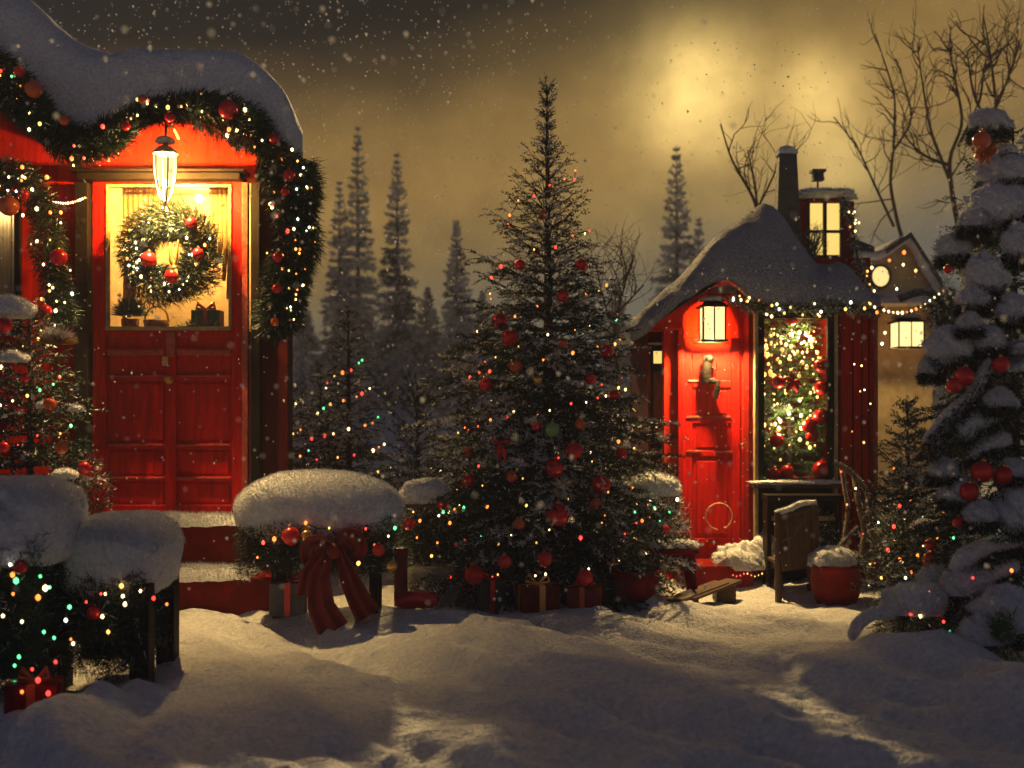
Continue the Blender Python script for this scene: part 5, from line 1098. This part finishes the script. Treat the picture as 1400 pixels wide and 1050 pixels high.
hang('red', 909, 724, 8.98, 7, 'small red bauble on the frosted branch by the stool', 'baubles on the frosted branch')
# plank ramp
pk = thing('wooden_plank', (at(965, 815, 8.9)[0], 8.9, gz(at(965, 815, 8.9)[0], 8.9)), 'snow dusted wooden plank propped up on a block by the stool', 'plank'); p0, p1 = at(930, 822, 8.55), at(996, 797, 9.1)
m_ = MB()
for o in (-.07, .07):
    q = A([o * .9, o * .8, 0]); m_.add([p0 + q + A([-.06, .05, 0]), p0 + q + A([.05, -.05, 0]), p1 + q + A([.05, -.05, 0]), p1 + q + A([-.06, .05, 0]), p0 + q + A([-.06, .05, .025]), p0 + q + A([.05, -.05, .025]), p1 + q + A([.05, -.05, .025]), p1 + q + A([-.06, .05, .025])], [[3, 2, 1, 0], [4, 5, 6, 7], [0, 1, 5, 4], [1, 2, 6, 5], [2, 3, 7, 6], [3, 0, 4, 7]], 0, False)
part(m_, 'board', M['wood'], pk, .004); m_ = MB(); e = at(990, 812, 9.1); m_.box((e[0], 9.1, (p1[2] + gz(e[0], 9.1)) / 2 - .03), (.16, .2, p1[2] - gz(e[0], 9.1) + .05)); part(m_, 'block', M['wood'], pk, .006)
# leaning wooden chair
cd = 9.15; ch0 = at(1088, 805, cd); cz0 = gz(ch0[0], cd); chr_ = thing('wooden_chair', (ch0[0], cd, cz0), 'weathered wooden chair with snow along its backrest under the display window', 'chair')
k = lambda px, py, d=cd: at(px, py, d)
m_ = MB(); bd = [k(1064, 712), k(1112, 696), k(1116, 775), k(1070, 782)]
for q in range(4):
    u0, u1 = q / 4 + .01, (q + 1) / 4 - .01; a, b = lerp(bd[0], bd[1], u0), lerp(bd[0], bd[1], u1); c, d = lerp(bd[3], bd[2], u1), lerp(bd[3], bd[2], u0); y = A([0, .03, 0])
    m_.add([a, b, c, d, a + y, b + y, c + y, d + y], [[3, 2, 1, 0], [4, 5, 6, 7], [0, 1, 5, 4], [1, 2, 6, 5], [2, 3, 7, 6], [3, 0, 4, 7]], 0, False)
part(m_, 'backrest', M['wood'], chr_, .004)
m_ = MB(); m_.tube([k(1062, 708), k(1112, 692)], .026, 8); part(m_, 'top_rail', M['wood'], chr_)
m_ = MB(); P = resample([k(1060, 702), k(1078, 697), k(1095, 688), k(1116, 688)], .02); m_.tube(P, .026, 8); m_.fuzz(-3, 1200, .016, .004, 0, -.8); part(m_, 'rail_snow', M['snow'], chr_)
m_ = MB(); m_.box(k(1094, 772) + A([0, .22, 0]), (.36, .38, .03)); part(m_, 'seat', M['wood'], chr_, .005)
for a, b, dy in (((1062, 700), (1064, 812), -.02), ((1114, 690), (1118, 806), -.02), ((1078, 772), (1076, 792), .36), ((1122, 772), (1124, 790), .36)):
    m_ = MB(); p, q = k(*a) + A([0, dy, 0]), k(*b) + A([0, dy, 0]); q[2] = gz(q[0], q[1]) - .05; m_.tube([p, q], [.026, .03], 8); part(m_, 'leg', M['wood'], chr_)
m_ = MB(); m_.tube([k(1068, 738) + A([0, -.04, 0]), k(1080, 734) + A([0, -.05, 0]), k(1088, 722) + A([0, -.04, 0]), k(1096, 712) + A([0, -.04, 0])], .007, 5); part(m_, 'twig', M['twig'], chr_)
# trestle under the bay
tsl = thing('trestle', ((bx0 + bx1) / 2, 9.6, gh), 'dark trestle bench under the display window', 'bench'); zt2 = az_(684, 9.6)
m_ = MB(); m_.span(ax(1046, 9.6), ax(1150, 9.6), 9.52, 9.74, zt2, zt2 + .05); part(m_, 'top', M['dark'], tsl, .006)
for px in (1050, 1146): m_ = MB(); m_.span(ax(px - 3, 9.6), ax(px + 3, 9.6), 9.55, 9.72, -.05, zt2 - .001); part(m_, 'leg', M['dark'], tsl, .005)
m_ = MB(); m_.span(ax(1054, 9.6), ax(1142, 9.6), 9.6, 9.64, az_(712, 9.6), az_(706, 9.6)); part(m_, 'stretcher', M['frame'], tsl, .004)
tuft('evergreen_bush', at(1125, 722, 9.66), (.2, .12, .14), 'small dark evergreen on the ground under the trestle bench', n=1500, nl=.05)
# red pot with snow
pc = at(1143, 790, 9.0); pz = gz(pc[0], 9.0) - .04; pot = thing('red_pot', (pc[0], 9.0, pz), 'big glazed red pot with a snow heap on top beside the chair', 'pot'); b = A(pot.location)
m_ = MB(); m_.lathe(b, [(.001, 0), (.14, 0), (.19, .12), (.205, .24), (.20, .31), (.215, .33), (.215, .36), (.19, .36), (.18, .3), (.001, .28)], 26); part(m_, 'bowl', M['red_dark'], pot)
m_ = MB(); m_.blob(b + A([-.02, 0, .38]), (.20, .17, .11), 2.1, 1.9, .5, 3.5, 50, 26, seed=41, flat=-.4); m_.fuzz(-1, 2200, .024, .004, 0, -.8); part(m_, 'snow_heap', M['snow'], pot)
tuft('fir_spray', b + A([.1, -.08, .38]), (.14, .1, .08), 'fir twigs poking from the snow in the red pot', 'fir spray', 900, .05)
# twisted vine at the hut corner
vn = MB()
for pts, r_ in (([(1140, 632), (1156, 640), (1172, 655), (1186, 672), (1190, 720), (1198, 800)], .022), ([(1168, 650), (1174, 690), (1182, 725), (1176, 760), (1190, 800)], .026), ([(1150, 640), (1160, 700), (1150, 760), (1160, 815)], .018), ([(1182, 700), (1200, 735), (1215, 770), (1222, 815)], .016), ([(1174, 720), (1152, 742), (1142, 752)], .012), ([(1186, 690), (1206, 715), (1216, 720)], .010)):
    P = resample([at(x, y, 9.35 - .05 * math.sin(q * 2.1)) for q, (x, y) in enumerate(pts)], .04); vn.tube(P, np.linspace(r_, r_ * .6, len(P)), 7, 0); vn.fuzz(-3, 500, .018, .005, 1, .1, .4)
tag(vn.build('twisted_vine', [M['twig'], M['snow']], loc=(at(1170, 800, 9.35)[0], 9.35, 0)), 'twisted snowy vine climbing the hut corner by the display window', 'vine')
string_lights(A([at(x, y, 9.25) for x, y in ((1150, 645), (1170, 668), (1158, 690), (1180, 730), (1163, 755), (1196, 770), (1212, 790), (1150, 780), (1188, 800))]), 'warm lights on the twisted vine', 'rich', (.008, .014), wire=False)

# ================================================================ GREAT SNOWY FIR AND DRIFTED SHRUBS
GD = 7.6; gb_ = A([at(1385, 0, GD)[0], GD, gz(at(1385, 0, GD)[0], GD)]); GH = at(1385, 172, GD)[2] - gb_[2]
big = fir('snow_laden_fir', gb_, GH, .88, 'great dark fir bowed under fat cushions of snow at the photo\'s edge', levels=30, per=10, nl=.045, step=.0125, frost=.10, lo=-30, hi=25, pw=.62, z0=.04, trunk=.06, ragged=.2, lump=.08)
FR = MB()
def fringe(c, a, b, n_=900):
    th = rng.random(n_) * 6.283; rr = rng.random(n_) ** .5
    B = A(c) + np.stack([a * 1.0 * rr * np.cos(th), a * .9 * rr * np.sin(th), -b * (.35 + .75 * rng.random(n_))], -1)
    FR.needles(B, np.stack([np.cos(th) * .8, np.sin(th) * .8 - .2, -.5 + .5 * rng.normal(size=n_)], -1), .055 * (.5 + .8 * rng.random(n_)), .0065, np.where(rng.random(n_) < .06, 2, np.where(rng.random(n_) < .5, 0, 1)))
def clump(px, py, rx, ry, d, e=2.2, rz=0, seed=0, amp=.32):
    c = at(px, py + ry * .25, d); a, b = .80 * rx / F * d, ry * 1.08 / F * d; m_ = MB(); m_.blob(c, (a, a * .9, b), e, 2, amp, 2.6, 64, 34, seed=seed, flat=-.8); m_.fuzz(-1, int(1800 + 45 * rx), .020, .0042, 0, -.8); part(m_, 'snow_cushion', M['snow'], big); fringe(c, a, b, n_=int(900 + 40 * rx))
for q, (px, py, rx, ry, d) in enumerate([(1330, 300, 22, 16, 7.2), (1396, 285, 24, 18, 7.2), (1325, 440, 18, 14, 6.95), (1275, 500, 20, 15, 7.1), (1365, 545, 24, 16, 6.9), (1290, 640, 22, 15, 7.0), (1340, 700, 26, 17, 6.85), (1385, 640, 22, 15, 6.9), (1352, 165, 34, 19, 7.5), (1372, 232, 46, 26, 7.45), (1362, 282, 56, 36, 7.35), (1302, 336, 27, 20, 7.3), (1346, 372, 36, 30, 7.15), (1392, 330, 26, 26, 7.1), (1303, 468, 44, 28, 7.1), (1352, 462, 24, 18, 6.98), (1388, 420, 30, 22, 7.0), (1330, 405, 26, 18, 7.1),
                                         (1395, 690, 46, 34, 6.9), (1310, 668, 30, 20, 7.0)]): clump(px, py, rx, ry, d, seed=q + 3)
def snow_arm(pts, r0, r1, d, parent, name='snow_cushion', seed=0):
    P = resample([at(x, y, d + .02 * k_) for k_, (x, y) in enumerate(pts)], .03); n = len(P); t = np.linspace(0, 1, n)
    rr = .78 * (r0 + (r1 - r0) * t) / F * d * (1 + .3 * vnoise(t * 6, t * 0 + seed, seed)) * np.minimum(1, np.minimum(t * 8, (1 - t) * 8) + .3) ** .6
    m_ = MB(); m_.tube(P, rr, 18, 0); m_.fuzz(-3, 2200, .015, .0042, 0, -.8); part(m_, name, M['snow'], parent)
def arm_fringe(pts, r, d):
    for p in resample([at(x, y, d) for x, y in pts], .06): fringe(p, r / F * d, r / F * d * 1.2, 260)
for q, (pts, r0, r1) in enumerate([([(1362, 478), (1342, 515), (1330, 540), (1302, 565), (1282, 590), (1266, 612)], 8, 16), ([(1392, 548), (1360, 565), (1330, 575), (1308, 598)], 14, 22), ([(1398, 735), (1350, 745), (1316, 765), (1306, 800)], 16, 20), ([(1392, 770), (1350, 785), (1326, 810), (1318, 850)], 18, 18), ([(1382, 600), (1350, 605), (1320, 625)], 12, 14)]):
    snow_arm(pts, r0, r1, 6.95, big, seed=q); arm_fringe(pts, (r0 + r1) / 2, 6.97)
part(FR, 'underside_foliage', [M[k] for k in GREEN], big)
string_lights(cone_pts(gb_ + A([-.02, -.1, 0]), GH, .78, 60, .62, .05, .08, ztop=.85, turns=7), 'green and warm lights on the great snow cushioned fir', 'cool', (.010, .019))
for kind, px, py, r_, lb in [('orange', 1342, 192, 12, 'orange bauble right under the top cushion of the snow laden fir'), ('red', 1296, 368, 6, 'small red bauble under the small side cushion of the snow laden fir'), ('red', 1318, 515, 14, 'upper red bauble inside the curved snow arm'), ('red', 1304, 527, 11, 'lower red bauble inside the curved snow arm'), ('red', 1368, 498, 12, 'red bauble beneath the round snow cushions at mid height'),
                             ('red', 1342, 645, 15, 'large red bauble low on the snow laden fir'), ('red', 1372, 650, 14, 'red bauble beside the large low one, nearer the edge'), ('red', 1325, 672, 13, 'red bauble below the large low one'), ('red', 1310, 714, 8, 'little red bauble beneath the low trio'), ('orange', 1270, 765, 9, 'orange bauble above the drifted shrubs'), ('red', 1272, 745, 8, 'red bauble beneath the slim grey fir')]:
    hang(kind, px, py, 6.88 if px > 1290 else 7.3, r_, lb, 'baubles on the snow laden fir')
tuft('star_ornament', at(1345, 205, 7.2), (.05, .04, .05), 'bristly amber star under the top cushion of the snow laden fir', 'ornament', 260, .07, mats=[M['bauble_orange'], M['bauble_gold'], M['bauble_orange'], M['bauble_gold'], M['bauble_gold']], wid=.012)
# drifted shrubs
def snow_shrub(px, py, rx, ry, d, label, seed, arms=()):
    c = at(px, py, d); z = gz(c[0], d); t_ = thing('drifted_shrub', (c[0], d, z), label, 'shrub'); a, b = rx / F * d, ry / F * d
    m_ = MB(); n = 2600; d_ = rng.normal(size=(n, 3)); d_ /= np.linalg.norm(d_, axis=1)[:, None]; hh = (c[2] - z) / 2 + b * .6
    m_.needles(A([c[0], d + .08, z + hh * .85]) + d_ * A([a * .95, a * .8, hh]) * (rng.random((n, 1)) ** .5), d_ + rng.normal(size=(n, 3)) * .5, .05, .006, np.where(rng.random(n) < .12, 2, 0)); part(m_, 'foliage', [M[q] for q in GREEN], t_)
    m_ = MB(); m_.blob(c, (a, a * .8, b), 2.2, 1.9, .3, 2.6, 60, 32, seed=seed, flat=-.5); m_.fuzz(-1, 3200, .024, .0042, 0, -.8); part(m_, 'snow_cap', M['snow'], t_)
    for k_, pts in enumerate(arms): snow_arm(pts, 14, 9, d - .05, t_, 'snow_arm', seed + k_)
snow_shrub(1248, 825, 42, 28, 6.9, 'drifted shrub with the widest snow cap beside the great fir', 3, [[(1225, 838), (1195, 838), (1172, 852), (1164, 875)]])
snow_shrub(1285, 792, 28, 18, 7.2, 'small drifted shrub peeping out behind the widest one', 6)
snow_shrub(1322, 800, 32, 25, 6.95, 'drifted shrub with a round cap between the widest one and the fir foot', 12)
snow_shrub(1338, 868, 30, 24, 6.55, 'lowest drifted shrub, half sunk in the snow before the darkest corner', 15)
snow_shrub(1372, 842, 44, 40, 6.7, 'drifted shrub in the darkest corner under the great fir', 9)
string_lights(A([at(x, y, 6.78) for x, y in ((1245, 840), (1258, 842), (1238, 790), (1270, 810), (1383, 780), (1330, 790), (1372, 815), (1290, 850))]), 'few amber lights in the drifted shrubs', 'rich', (.010, .016), wire=False)
tuft('fern_sprig', at(1372, 858, 6.45), (.07, .06, .10), 'pale green sprig before the darkest drifted shrub', 'sprig', 260, .06, mats=[M['leaf'], M['petal'], M['leaf'], M['petal'], M['leaf']], wid=.010)
tuft('low_conifer', at(1260, 740, 8.6), (.42, .3, .40), 'low dark conifer with lights between the twisted vine and the great fir', n=7000, nl=.05, frost=.12)
string_lights(A([at(x, y, 8.25) for x, y in ((1222, 720), (1230, 692), (1246, 782), (1205, 790), (1255, 760), (1262, 745), (1272, 752), (1280, 720), (1290, 700), (1240, 660), (1230, 765), (1300, 735), (1214, 752), (1222, 640))]), 'warm and red lights in the low conifer by the vine', 'rich', (.010, .018))
